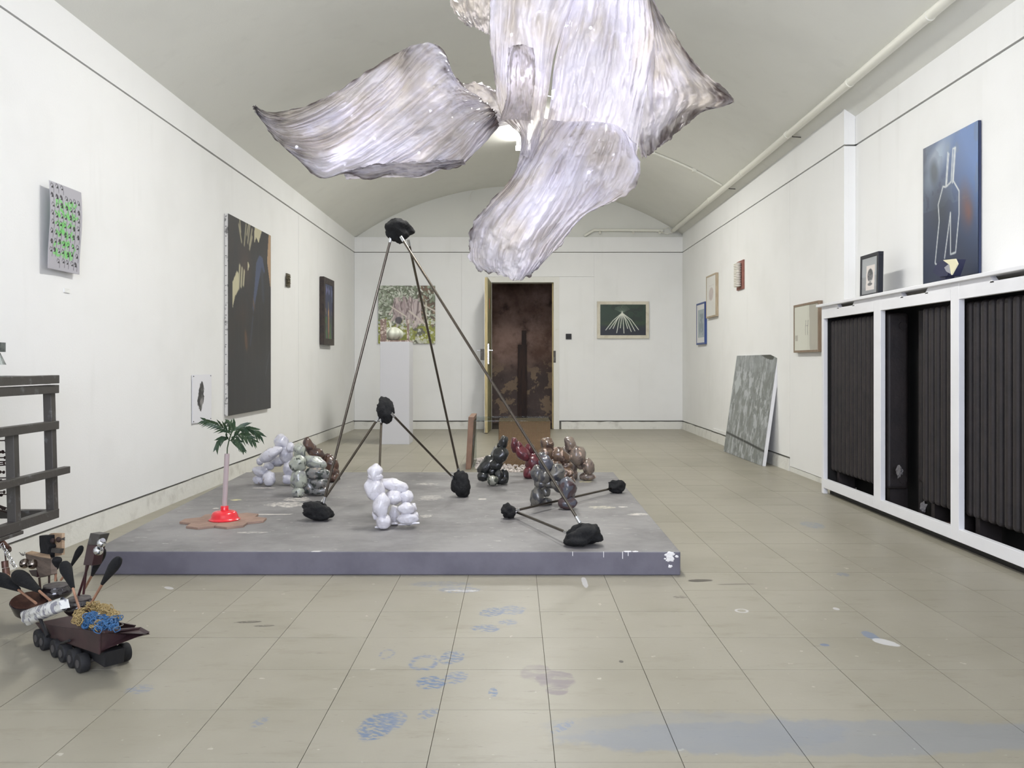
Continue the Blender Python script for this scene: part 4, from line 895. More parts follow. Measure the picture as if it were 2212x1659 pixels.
radiator(4.27, 3.34, 'dark ribbed iron radiator in the nearest visible cabinet bay')
sp_ = thing('supply_pipe', 'dark vertical heating pipe in the empty half of the middle bay', 'pipe', (2.40, 4.98, 0))
MB().tube([(2.41, 4.98, .0), (2.41, 4.98, 1.25)], .022, 12).build('pipe_run', M_RAD, sp_, True); MB().tube([(2.41, 4.98, .26), (2.38, 4.75, .24)], .022, 12).build('pipe_branch', M_RAD, sp_, True)
M_SCRAP = mat('grey_scrap', rgb(92, 90, 92), rough=.8)
for (y, z, s, lb_) in ((5.02, .30, .026, 'crumpled grey paper scrap caught by the heating pipe'), (4.72, .135, .022, 'crumpled pale paper scrap low in the middle cabinet bay')):
    tag(MB().blob((CXF+.06, y, z if z < .2 else z), Vector((.012, 0, .004)), Vector((0, s, .01)), Vector((.004, 0, s)), .8, 2.2, int(z*100), 3, .3).build('paper_scrap', M_SCRAP), lb_, 'paper')
tag(MB().prism([(CXF+.045, 4.72, .060), (CXF+.05, 4.33, .075), (CXF+.06, 4.33, .11), (CXF+.055, 4.6, .085)], (.02, 0, 0)).build('dark_plank', M_DWOOD, None, fix=True), 'dark broken plank lying in the bottom of the middle bay', 'plank')

# things on the cabinet
pic = Pic(60, 90, (176, 180, 182)); pic.blend((pic.Y > .52)*1., (158, 160, 162)); pic.poly([(.30,.22),(.86,.22),(.82,.90),(.26,.90)], (236, 228, 222)); pic.ell(.55, .5, .19, .20, 0, (84, 84, 86), 1, .15); pic.blend((np.hypot((pic.X-.55)/.19, (pic.Y-.5)/.2) < 1)*(vnoise(90,60,5,10,3) > .55)*.6, (140, 140, 142)); pic.line([(.42,.66),(.7,.64)], .02, (220,216,212), .9, 1.5); pic.ell(.54, .74, .17, .05, 0, (96, 94, 94), .9)
ca = P(1860, 645, XP(1860, 0, 2.30).y)
y_l, y_r = XP(1857, 0, 2.30).y, XP(1896, 0, 2.30).y; hh = .282; up = Vector((.015, 0, 1)).normalized()
hung('framed_print', 'small black framed print standing on the cabinet shelf', 'print', pic, Vector((2.30, y_l, CZ1+.005))+up*hh, UR, y_l-y_r, hh, .034, M_BLKF, frame=.024, m=M_PRINT, V=-up, glazed=PG)
pic = Pic(110, 150, (52, 62, 84))
pic.blend(np.clip(pic.X*1.3-pic.Y*1.2+.1, 0, 1), (84, 116, 168)); pic.blend(np.clip(pic.Y*1.5-.55, 0, 1)*.85, (38, 46, 66)); nn = vnoise(150,110,5,5,12,4)
pic.ell(.3, .14, .36, .13, -.5, (170, 184, 198), .95, 1.1); pic.ell(.22, .08, .25, .07, -.3, (186, 196, 206), .6, .9); pic.ell(.12, .24, .2, .14, 0, (110, 126, 142), .6, .9); pic.blend((nn > .52)*(pic.Y < .45)*.35, (96, 110, 128)); pic.ell(.22, .20, .12, .10, 1, (58, 68, 80), .8, .6); pic.ell(.48, .08, .06, .05, 0, (120, 136, 150), .6, .8)
pic.ell(.80, .50, .22, .15, 1.2, (112, 76, 70), .75, 1); pic.ell(.85, .55, .1, .08, 1.2, (130, 78, 60), .6, 1); pic.ell(.35, .48, .25, .2, 0, (48, 56, 66), .7, .9)
WL = (206, 210, 208)
for pts in ([(.48,.11),(.44,.33),(.39,.32),(.30,.43),(.32,.54),(.24,.82),(.30,.84)], [(.50,.12),(.455,.33),(.54,.31),(.57,.10),(.62,.10),(.58,.31),(.68,.39),(.68,.54),(.62,.78),(.53,.785),(.53,.51),(.42,.80)], [(.565,.32),(.60,.10)]): pic.line(pts, .008, WL, .95, 1.41)
x0 = XR2-.02; a = XP(1994, 322, x0); c_ = XP(2113, 260, x0); zt4 = H+(CY-322)*a.y/F
hung('painting', 'dark blue painting of white outlined trousers standing on the cabinet shelf', 'painting', pic, (x0, a.y, zt4), UR, a.y-c_.y, zt4-CZ1-.006, .016, mat('navy_edge', rgb(44, 54, 84), rough=.6))
fs_ = thing('folded_sculpture', 'small navy and cream folded form on the shelf before the blue painting', 'sculpture', (2.33, 4.5, CZ1))
M_NAVY = mat('navy_paint', rgb(36, 40, 72), rough=.4); M_CREAM = mat('cream_paint', rgb(226, 220, 186), rough=.5)
yy = XP(2040, 0, 2.33).y
def sq(px, py, x=2.31): return XP(px, py, x)
MB().prism([sq(2014,588), sq(2026,566), sq(2040,562), sq(2058,560), sq(2052,580), sq(2046,596), sq(2030,598)], (.07, 0, 0)).build('navy_block', M_NAVY, fs_, fix=True)
MB().prism([sq(2040,562,2.305), sq(2066,559,2.305), sq(2071,570,2.305), sq(2058,594,2.305), sq(2054,572,2.305)], (-.008, 0, 0)).build('cream_leaf', M_CREAM, fs_, fix=True)
MB().prism([sq(2042,578,2.304), sq(2057,566,2.304), sq(2056,592,2.304), sq(2046,586,2.304)], (-.006, 0, 0)).build('grey_leaf', mat('grey_paint', rgb(150, 150, 156), rough=.5), fs_, fix=True)
q = sq(2040, 598, 2.33); MB().box((2.30, q.y-.08, CZ1+.004), (2.39, q.y+.07, CZ1+.022)).build('foot_plate', M_IRON, fs_)
MB().box((2.32, q.y-.03, CZ1+.022), (2.37, q.y+.03, sq(2040,590,2.33).z)).build('neck', M_NAVY, fs_)


# ------------------------------------------------------------------ steel cage on the left wall
cg = thing('steel_cage', 'grey square-section steel cage jutting from the left wall', 'cage', (-2.15, 3.4, .28))
xc = -2.0; yn = 2.55; w = .036
def cbar(a, b_, w_=w, h_=w, name='bar'): return bevel(MB().bar(a, b_, w_, h_, up=(0,0,1) if abs(Vector(b_).z-Vector(a).z) < .3 else (0,1,0)).build(name, M_IRON, cg), .002)
yfar = 3.70
for z in (.828, .67): cbar((xc-.018, yn, z), (xc-.018, yfar, z))
cbar((xc-.018, yn, .868), (xc-.006, yfar-.02, .871)); cbar((xc+.018, yn, .47), (xc+.018, yfar+.03, .47), .03, .03)
cbar((xc-.018, yn, .283), (xc-.018, yfar, .283), .036, .04)
cbar((xc-.02, yfar-.02, .30), (xc-.035, yfar-.02, .846), name='upright'); cbar((xc-.02, 3.40, .30), (xc-.03, 3.40, .652), name='upright'); cbar((xc-.02, 2.9, .30), (xc-.03, 2.9, .81), name='upright'); cbar((xc-.02, yn, .30), (xc-.03, yn, .846), name='upright')
for z in (.283, .868): cbar((XL+.006, yfar-.02, z), (xc-.036, yfar-.02, z)); cbar((XL+.006, yn, z), (xc-.036, yn, z))
cbar((XL+.02, yn, .283), (XL+.02, yfar, .283)); cbar((XL+.02, yn, .868), (XL+.02, yfar, .868))
cbar((xc-.018, yn, .255), (xc-.018, 3.42, .255), .05, .014)
M_RUSTY = mat('rusty_iron', rgb(52, 36, 32), rgb(38, 28, 27), .7, .3, scale=40)
nf = thing('nail_figure', 'rusty nail-studded figure hanging inside the steel cage', 'figure', (-2.14, 3.42, .35))
nc = Vector((-2.17, 3.42, 0))
MB().lathe(nc, [(.02, .33), (.05, .36), (.055, .5), (.045, .62), (.02, .65)], 16).build('torso', M_RUSTY, nf, True)
MB().blob(nc+Vector((0.015, 0, .715)), Vector((.036, 0, 0)), Vector((0, .036, 0)), Vector((0, 0, .045)), .1, 2, 1, 3).build('head', M_RUSTY, nf, 2)
MB().tube([nc+Vector((0,0,.65)), nc+Vector((0,0,.69))], .012).build('neck', M_RUSTY, nf, True)
MB().tube([nc+Vector((0.01,0,.75)), nc+Vector((0.02,0,.868))], .002, 6).build('hanging_wire', M_CHROME, nf, True)
r2 = random.Random(4)
for k in range(44):
    z = .36+.27*(k/43); a = r2.uniform(-1.5, .9); d = Vector((math.cos(a), math.sin(a)*.9, r2.uniform(-.12, .12))).normalized()
    if k < 8: d = (d+Vector((0, 0, -.6))).normalized()
    p0 = nc+Vector((0,0,z))+d*.04; p1 = nc+Vector((0,0,z))+d*r2.uniform(.085, .115)
    b = MB().tube([p0, p1], .0026, 6).tube([p1, p1+d*.004], .0065, 8); b.build('nail', M_RUSTY, nf)
bf = thing('bell_figure', 'small weathered metal bell figure standing on top of the steel cage', 'figure', (-2.03, 3.25, .886))
q = Vector((P(2, 0, 3.3).x, 3.3, 0)); zz0 = .886
M_GALV = mat('weathered_zinc', rgb(118, 124, 122), rgb(82, 88, 86), .45, .5, scale=30)
MB().tube([q+Vector((-.02,0,zz0)), q+Vector((-.02,0,.945))], .006, 8).build('stem', M_CHROME, bf, True)
MB().lathe(q+Vector((-.02,0,.935)), [(.036, 0), (.034, .004), (.016, .045), (.012, .05)], 20).build('bell', M_GALV, bf, True)
MB().box((q.x-.042, q.y-.018, .985), (q.x+.008, q.y+.018, 1.022)).build('head_block', M_GALV, bf)
MB().lathe(q+Vector((-.02,0,zz0)), [(.03, 0), (.03, .004), (.01, .006)], 16).build('foot', M_GALV, bf, True)

# ------------------------------------------------------------------ toy truck with its load
TO = FL(178, 1452); TFd = Vector((.742, -.670, 0)).normalized(); TS = Vector((.670, .742, 0)).normalized(); TZ = Vector((0, 0, 1))
def tk(px, py, s): return ray(px, py, TO+TS*s, TS)
def crop(x, y): return x/4.367, 1120+y/4.367
def tc(x, y, s): return tk(*crop(x, y), s)
M_TRUCK = mat('maroon_paint', rgb(58, 38, 40), rgb(46, 31, 34), .45, scale=12, bump=.1)
M_TYRE = mat('black_tyre', rgb(26, 26, 28), rough=.75)
M_HUB = mat('dark_hub', rgb(70, 68, 68), rough=.5)
tw = .125
tkr = thing('toy_truck', 'dark maroon toy dump truck with many black wheels on the floor', 'toy truck', TO)
# tipping body: near side, far side, floor, back, flared front lip
A1, A2 = tc(330, 985, 0), tc(940, 1075, 0); B1, B2 = tc(430, 1110, 0), tc(930, 1285, 0)
wv_ = TS*tw
def slab(poly, d, name): return bevel(MB().prism(poly, d).build(name, M_TRUCK, tkr, fix=True), .0015)
A2f, P2l, P3l, P4l = tc(1270, 1008, tw), tc(1185, 1142, tw), tc(1408, 1090, tw*.98), tc(985, 1083, -.004)
slab([A1, A2, B2, B1], TS*.006, 'side_panel'); slab([A1+wv_, A2f, P2l, B1+wv_], TS*.006, 'side_panel')
slab([B1, B2, P2l, B1+wv_], TZ*.006, 'bed'); slab([A1, B1, B1+wv_, A1+wv_], TFd*.006, 'tailboard')
slab([B2, P2l, P3l, tc(1330, 1045, tw), P4l, A2], TZ*.006-TFd*.002, 'front_lip')
# chassis
ch0 = TO+TZ*.03
bevel(MB().prism([B1+TS*.03, B2+TS*.02-TFd*.004, B2+TS*.03-TZ*(B2.z-.026)-TFd*.035, B1+TS*.03-TZ*(B1.z-.035)+TFd*.01], TS*.06).build('chassis', M_TYRE, tkr, fix=True), .003)
wl_n = (B2-B1).length
def wheel(cn, r, w_):
    o = MB().lathe(cn, [(r*.45, -w_/2), (r*.92, -w_/2), (r, -w_/2+.004), (r, w_/2-.004), (r*.92, w_/2), (r*.45, w_/2)], 24, TS).build('wheel', M_TYRE, tkr, True)
    h_ = MB().lathe(cn-TS*(w_/2), [(r*.42, -.002), (r*.42, .004)], 16, TS).build('hub', M_HUB, None); adopt(h_, o); h_.matrix_parent_inverse = Matrix()
r0 = .029
base_f = 0
for k, f in enumerate((0.0, -.062, -.135, -.20, -.30, -.35)):
    for s in (.0, tw+.0):
        if s and k in (1, 3): continue
        wheel(TO+TFd*f+TS*(s)+TZ*r0, r0, .028)
for f in (0, -.135, -.30): MB().tube([TO+TFd*f+TZ*r0, TO+TFd*f+TS*tw+TZ*r0], .006, 8).build('axle', M_IRON, tkr, True)
lev = thing('truck_lever', 'black lever with a steel knob leaning on the truck side', 'lever', tc(450, 1120, -.012))
MB().tube([tc(455, 1110, -.012), tc(360, 910, -.012)], [.007, .005], 10).build('shaft', M_BLACK, lev, True)
MB().blob(tc(350, 900, -.012), Vector((.008,0,0)), Vector((0,.008,0)), Vector((0,0,.008)), 0, 1, 0, 2).build('knob', M_CHROME, lev, 2)
MB().tube([tc(575, 1180, -.01), tc(655, 1150, -.01)], .004, 8).build('side_handle', M_BLACK, tkr, True)
# plastic packet
M_BAG, t = newmat('clear_plastic', rgb(226, 228, 224), .15); p = t.pos()
t.link(t.mix(t.ramp(t.noise(p, 26, 4, .6, 1.2), .50, .55), rgb(226, 227, 222), rgb(150, 150, 160)), t.bsdf().inputs['Base Color'])
bg = thing('plastic_packet', 'shiny clear plastic packet lying across the back of the truck', 'packet', tc(420, 1000, .0))
q0, q1, q2, q3 = tc(205, 875, -.004), tc(585, 742, -.004), tc(612, 868, -.004), tc(262, 1012, -.004)
nn_ = 20; vs = []
for i in range(nn_+1):
    for j in range(nn_+1):
        u, v = i/nn_, j/nn_; e = q0.lerp(q1, u).lerp(q3.lerp(q2, u), v); bul = math.sqrt(max(0, math.sin(math.pi*v)))*.02*(.55+.45*math.sin(math.pi*u))
        vs.append(e-TS*(bul+.005*mnoise.noise(Vector((u*5, v*4, 1)))))
k0 = len(vs)
for i in range(nn_+1):
    for j in range(nn_+1):
        u, v = i/nn_, j/nn_; e = q0.lerp(q1, u).lerp(q3.lerp(q2, u), v); bul = math.sqrt(max(0, math.sin(math.pi*v)))*.02*(.55+.45*math.sin(math.pi*u)); vs.append(e+TS*(bul+.001))
ix = lambda i, j: i*(nn_+1)+j
fs = [[ix(i,j), ix(i+1,j), ix(i+1,j+1), ix(i,j+1)] for i in range(nn_) for j in range(nn_)]
fs += [[k0+a for a in f[::-1]] for f in fs]
MB().add(vs, fs).build('film', M_BAG, bg, 2)
MB().obox((q0+q1)/2*0+tc(598, 805, -.004), (q1-q2).normalized()*.014, TFd*.008, TS*.014).build('end_seal', M_BAG, bg)
# rubber bands
def bands(name, label, col, heap, n, seed):
    r = random.Random(seed); b = MB()
    for k in range(n):
        x, y, s = r.choice(heap); x += r.uniform(-45, 45); y += r.uniform(-35, 35); c0 = tc(x, y, s+r.uniform(-.025, .025)); rad = r.uniform(.008, .016)
        q = Matrix.Rotation(r.uniform(0, 6.3), 3, 'Z')@Matrix.Rotation(r.uniform(0, 3.1), 3, 'X'); el = r.uniform(.4, 1)
        pts = [c0+q@Vector((math.cos(a)*rad, math.sin(a)*rad*el, .003*math.sin(3*a))) for a in np.linspace(0, 6.283, 13)]
        b.tube(pts, .0013, 5, False)
    return tag(b.build(name, mat(name, col, rough=.5), None, True), label, 'rubber bands', kind='stuff')
YH = [(760, 900, .05), (860, 850, .10), (930, 830, .11), (1000, 880, .09), (1080, 910, .08), (820, 940, .04), (740, 950, .03), (940, 1010, .03), (900, 1000, .04)]
bands('yellow_rubber_bands', 'heap of yellow rubber bands in the truck bed', rgb(160, 138, 90), YH+[(880, 830, .1), (1010, 850, .1)], 190, 1)
BH = [(850, 930, .04), (900, 960, .03), (820, 980, .03), (1000, 960, .05), (1090, 960, .06), (1060, 1010, .04), (950, 1040, .015), (1000, 990, .03)]
bands('blue_rubber_bands', 'heap of blue rubber bands in the truck bed', rgb(48, 96, 142), BH, 130, 2)
b = MB()
for k in range(16):
    c0 = tc(1040+rng.uniform(-45, 45), 1250+rng.uniform(-25, 25), tw*.55); rad = .01
    q = Matrix.Rotation(rng.uniform(0, 6), 3, 'Z')@Matrix.Rotation(rng.uniform(0, 3), 3, 'X')
    b.tube([c0+q@Vector((math.cos(a)*rad, math.sin(a)*rad*.6, 0)) for a in np.linspace(0, 6.283, 12)], .0013, 5, False)
tag(b.build('spilled_rubber_bands', bpy.data.materials['yellow_rubber_bands'], None, True), 'few yellow rubber bands hanging below the truck front', 'rubber bands', kind='stuff')
tag(MB().tube([tc(1010,1050,.012), tc(1025,1040,.012), tc(1045,1048,.012), tc(1160,1005,.012), tc(1168,992,.012), tc(1150,995,.012)], .0014, 6).build('safety_pin', M_CHROME, None, True), 'open silver safety pin lying on the blue rubber bands', 'pin')
# foam tipped sticks
M_FOAM = mat('black_foam', rgb(8, 9, 11), rgb(14, 15, 18), .95, scale=60, bump=.3)
M_STICK = mat('peach_stick', rgb(168, 128, 102), rgb(150, 112, 90), .55, scale=30)
def swab(label, tip, neck, end, wd, s, s2=None):
    s2 = s if s2 is None else s2
    a, c0, e = tc(*tip, s), tc(*neck, s), tc(*end, s2); r = thing('foam_tipped_stick', label, 'stick', e, 'black foam tipped sticks')
    d = a-c0; L_ = d.length; wm = wd/4.367*a.y/F
    n_ = 12; pts = [c0.lerp(a, k/n_) for k in range(n_+1)]; rs_ = [max(.0015, wm*(.32+.68*min(1, (k/n_)*1.5))*math.sqrt(max(0, 1-max(0, (k/n_-.72)/.28)**2.2))) for k in range(n_+1)]
    MB().tube(pts, rs_, 14).build('foam_tip', M_FOAM, r, True)
    MB().tube([c0+d*.1, e], .0042, 8).build('stick', M_STICK, r, True)
swab('foam tipped stick leaning left above the yellow rubber bands', (595, 405), (688, 655), (752, 865), 55, .07)
swab('foam tipped stick leaning right, its tip reaching the platform edge', (1130, 368), (965, 615), (825, 860), 52, .08)
swab('slim foam tipped stick behind the two front pots', (775, 258), (668, 455), (575, 580), 32, .13)
swab('short foam tipped stick under the wooden panel', (535, 360), (530, 480), (522, 590), 48, .12)
swab('foam tipped stick half hidden behind the maroon block', (975, 280), (870, 535), (800, 660), 46, .12)
swab('foam tipped stick at the left edge of the picture', (-40, 545), (175, 670), (340, 800), 62, .02)
swab('foam tipped stick leaning over the copper-lined bowl', (140, 520), (370, 680), (475, 775), 68, .035)
# pots with sticks and blocks
M_POT, t = newmat('black_lacquer', rgb(36, 30, 32), .15, 0, .5)
M_POTTOP = mat('grey_plaster_top', rgb(96, 91, 88), rgb(78, 74, 72), .8, scale=40)
M_LACQ = mat('maroon_lacquer', rgb(60, 30, 35), rgb(48, 26, 31), .35, scale=10)
M_BELL = mat('dark_nickel', rgb(150, 140, 132), rough=.2, metal=1)
M_LWOOD = mat('raw_plywood', rgb(178, 152, 124), rgb(160, 134, 106), .6, scale=10, stretch=(1, 1, 6))
M_GWOOD = mat('grey_driftwood', rgb(118, 104, 92), rgb(92, 80, 70), .75, scale=10, stretch=(1, 1, 7), bump=.4)
def pm_(n, s_y): return n/4.367*s_y/F
def pot(r, cx, cy, rx, hgt, s):
    c0 = tc(cx, cy, s); R_ = pm_(rx, c0.y); h_ = pm_(hgt, c0.y); zb = c0.z-h_*.9
    MB().lathe((c0.x, c0.y, zb), [(R_*.5, 0), (R_*.72, h_*.05), (R_*.98, h_*.45), (R_, h_*.75), (R_*.92, h_*1.2), (R_*.80, h_*1.42), (R_*.8, h_*1.5)], 32).build('pot', M_POT, r, True)
    MB().lathe((c0.x, c0.y, zb+h_*1.49), [(R_*.79, 0), (R_*.78, .004), (R_*.3, .005)], 28).build('pot_top', M_POTTOP, r, True)
    return Vector((c0.x, c0.y, zb+h_*1.5))
f1 = thing('stick_figure', 'black pot figure carrying plywood panel and black block on sticks', 'figure', tc(530, 760, .13))
pot(f1, 528, 680, 138, 78, .13); S_ = .13
for a, e in (((462, 380), (464, 612)), ((498, 372), (532, 592))): MB().tube([tc(*a, S_), tc(*e, S_)], .0038, 8).build('stick', M_DWOOD, f1, True)
MB().prism([tc(440, 165, S_+.012), tc(480, 140, S_+.012), tc(560, 140, S_+.012), tc(583, 140, S_+.012), tc(583, 345, S_+.012), tc(448, 372, S_+.012)], TS*.01).build('plywood_panel', M_LWOOD, f1, fix=True)
bevel(MB().prism([tc(368, 162, S_-.012), tc(448, 162, S_-.012), tc(452, 240, S_-.012), tc(466, 268, S_-.012), tc(452, 300, S_-.012), tc(450, 378, S_-.012), tc(366, 372, S_-.012), tc(378, 310, S_-.012), tc(370, 250, S_-.012)], TS*.025).build('black_block', M_FOAM, f1, fix=True), .002)
MB().prism([tc(462, 275, S_-.002), tc(570, 288, S_-.002), tc(560, 330, S_-.002), tc(456, 318, S_-.002)], TS*.012).build('grey_plate', M_IRON, f1, fix=True)
for x, y in ((498, 212), (552, 200)):
    q = tc(x, y, S_-.004); MB().blob(q, Vector((.009,0,0)), Vector((0,.009,0)), Vector((0,0,.0105)), .1, 2, 1, 2).build('bell', M_RUSTY, f1, 2)
for k in range(4): MB().tube([tc(575, 195, S_-.004), tc(612, 178+k*9, S_-.004)], .0012, 5).build('wire', M_IRON, f1, True)
f2 = thing('stick_figure', 'black pot figure holding up a maroon block with two shiny bells', 'figure', tc(740, 900, .09))
pot(f2, 745, 815, 130, 98, .09); S_ = .09
for a, e in (((832, 440), (742, 722)), ((818, 440), (788, 712))): MB().tube([tc(*a, S_), tc(*e, S_)], .0042, 8).build('stick', M_LACQ, f2, True)
bevel(MB().prism([tc(820, 250, S_-.01), tc(908, 254, S_-.01), tc(868, 446, S_-.01), tc(783, 440, S_-.01)], TS*.03).build('lower_block', M_LACQ, f2, fix=True), .002)
bevel(MB().prism([tc(850, 138, S_-.01), tc(946, 150, S_-.01), tc(908, 254, S_-.01), tc(820, 250, S_-.01)], TS*.03).build('upper_block', M_IRON, f2, fix=True), .002)
for x, y, r_ in ((957, 232, 42), (928, 302, 46)):
    q = tc(x, y, S_-.012); R_ = pm_(r_, q.y); MB().blob(q, Vector((R_,0,0)), Vector((0,R_,0)), Vector((0,0,R_)), 0, 1, 0, 3).build('bell', M_CHROME, f2, 2)
    MB().tube([q, q+TZ*R_*.8+TFd*R_*.8], R_*.55, 12).build('bell_cap', M_CHROME, f2, True)
f3 = thing('stick_figure', 'grey driftwood block figure with two bulging dark bells for eyes', 'figure', tc(380, 670, .10)); S_ = .10
bevel(MB().prism([tc(235, 335, S_), tc(372, 362, S_), tc(480, 380, S_), tc(485, 530, S_), tc(372, 560, S_), tc(340, 470, S_), tc(250, 400, S_)], TS*.02).build('driftwood_block', M_GWOOD, f3, fix=True), .002)
MB().prism([tc(240, 334, S_), tc(300, 315, S_+.02), tc(470, 350, S_+.02), tc(478, 380, S_), tc(372, 362, S_)], TZ*.004).build('plywood_top', M_LWOOD, f3, fix=True)
for x, y in ((232, 425), (308, 430)):
    q = tc(x, y, S_-.012); R_ = pm_(46, q.y); MB().blob(q, Vector((R_,0,0)), Vector((0,R_,0)), Vector((0,0,R_)), 0, 1, 0, 3).build('bell', M_BELL, f3, 2)
    MB().tube([q, q-TFd*R_*.9], R_*.5, 12).build('bell_mouth', M_RUSTY, f3, True)
MB().prism([tc(270, 490, S_), tc(345, 485, S_), tc(350, 555, S_), tc(300, 540, S_)], TS*.01).build('chin_block', M_LACQ, f3, fix=True)
MB().tube([tc(370, 556, S_+.008), tc(384, 690, S_+.008)], .004, 8).build('stick', M_DWOOD, f3, True)
for k in range(7): MB().tube([tc(225, 350, S_), tc(180+k*11, 318+((k*7)%5)*8, S_)], .001, 5).build('wire', M_IRON, f3, True)
bw = thing('copper_bowl', 'dark bowl with a coppery lining at the back of the truck', 'bowl', tc(280, 900, .05))
c0 = tc(285, 800, .06); R_ = pm_(165, c0.y); M_COP = mat('copper_lining', rgb(112, 80, 66), rgb(78, 54, 46), .4, .4, scale=20)
MB().lathe((c0.x, c0.y, c0.z-.045), [(R_*.5, 0), (R_*.8, .02), (R_, .06), (R_*.97, .061)], 32, (.1, -.25, 1)).build('bowl_shell', M_POT, bw, True)
MB().lathe((c0.x, c0.y, c0.z-.042), [(R_*.3, .03), (R_*.7, .04), (R_*.94, .0585), (R_*.96, .0612)], 32, (.1, -.25, 1)).build('bowl_lining', M_COP, bw, True)
f4 = thing('stick_figure', 'copper tube figure with a silver chain at the picture edge', 'figure', tc(60, 540, .08)); S_ = .08
for a, e, r_ in (((15, 400), (20, 465), 34), ((24, 470), (32, 540), 36), ((-20, 215), (50, 290), 30)):
    MB().tube([tc(a[0]+30, a[1], S_), tc(e[0]+30, e[1], S_)], pm_(r_, 2.9), 16).build('copper_tube', M_COP, f4, True)
MB().tube([tc(50, 290, S_), tc(90, 300, S_)], pm_(22, 2.9), 14).build('tube_mouth', M_BELL, f4, True)
MB().tube([tc(70, 530, S_), tc(160, 640, S_), tc(260, 760, S_-.02)], .0042, 8).build('stick', M_STICK, f4, True)
for k in range(12):
    q = tc(20+k*11, 250+k*19, S_-.018); an = k*1.57
    pts = [q+Vector((math.cos(a)*.006, math.sin(a)*.004*math.cos(an), math.sin(a)*.008)) for a in np.linspace(0, 6.283, 10)]
    MB().tube(pts, .0012, 5, False).build('chain_link', M_CHROME, f4, True)
MB().tube([tc(45, 290, S_+.004), tc(55, 400, S_+.004)], .003, 6).build('stick', M_DWOOD, f4, True)

# ------------------------------------------------------------------ hanging resin sculpture
M_RESIN, t = newmat('cast_resin', rough=.12, coat=1.0)
vc = t.new('ShaderNodeAttribute', attribute_name='tone'); uvn = t.new('ShaderNodeAttribute', attribute_name='flow')
sep = t.new('ShaderNodeSeparateColor'); t.link(vc.outputs['Color'], sep.inputs[0])
p = t.pos(); st1 = t.noise(t.scale(uvn.outputs['Vector'], (1.6, 30, 1)), 2.2, 3, .6, .5); st2 = t.noise(t.scale(uvn.outputs['Vector'], (3, 90, 1)), 1.6, 3, .6, .2); fine = t.noise(p, 46, 5, .65, .8)
c = t.mix(t.ramp(t.noise(p, 4, 4), .4, .65), rgb(222, 218, 224), rgb(208, 200, 192))
c = t.mix(t.math('MULTIPLY', t.ramp(st1, .60, .78), .35), c, rgb(178, 160, 138))
c = t.mix(sep.outputs[1], c, rgb(188, 176, 158)); c = t.mix(sep.outputs[0], c, rgb(84, 70, 68))
t.link(c, t.bsdf().inputs['Base Color'])
hsum = t.math('ADD', t.math('MULTIPLY', st1, .9), t.math('ADD', t.math('MULTIPLY', st2, .7), t.math('MULTIPLY', fine, .5)))
t.bump(hsum, .62, .03)
trl = t.new('ShaderNodeBsdfTranslucent'); t.link(c, trl.inputs[0]); trn = t.new('ShaderNodeBsdfTransparent'); trn.inputs[0].default_value = (.96, .95, .94, 1)
m1 = t.new('ShaderNodeMixShader'); m1.inputs[0].default_value = .48; t.link(t.bsdf().outputs[0], m1.inputs[1]); t.link(trl.outputs[0], m1.inputs[2])
m2 = t.new('ShaderNodeMixShader'); t.link(t.math('MULTIPLY', t.ramp(t.noise(p, 7, 4), .42, .7), .16), m2.inputs[0]); t.link(m1.outputs[0], m2.inputs[1]); t.link(trn.outputs[0], m2.inputs[2])
t.link(m2.outputs[0], t.n['Material Output'].inputs[0])
YS = 3.0
hs = thing('hanging_sculpture', 'billowing translucent resin sheets with brown edges hanging from the vault', 'sculpture', (.3, YS, 1.25))
def crs(P_, n):
    """Catmull-Rom resample of (k,3) points to n"""
    P_ = np.array(P_, float); k = len(P_); tt = np.linspace(0, k-1-1e-6, n); i = tt.astype(int); f = (tt-i)[:, None]
    g = lambda j: P_[np.clip(j, 0, k-1)]
    a, b_, c_, d = g(i-1), g(i), g(i+1), g(i+2)
    return .5*(2*b_+(c_-a)*f+(2*a-5*b_+4*c_-d)*f*f+(3*b_-a-3*c_+d)*f**3)
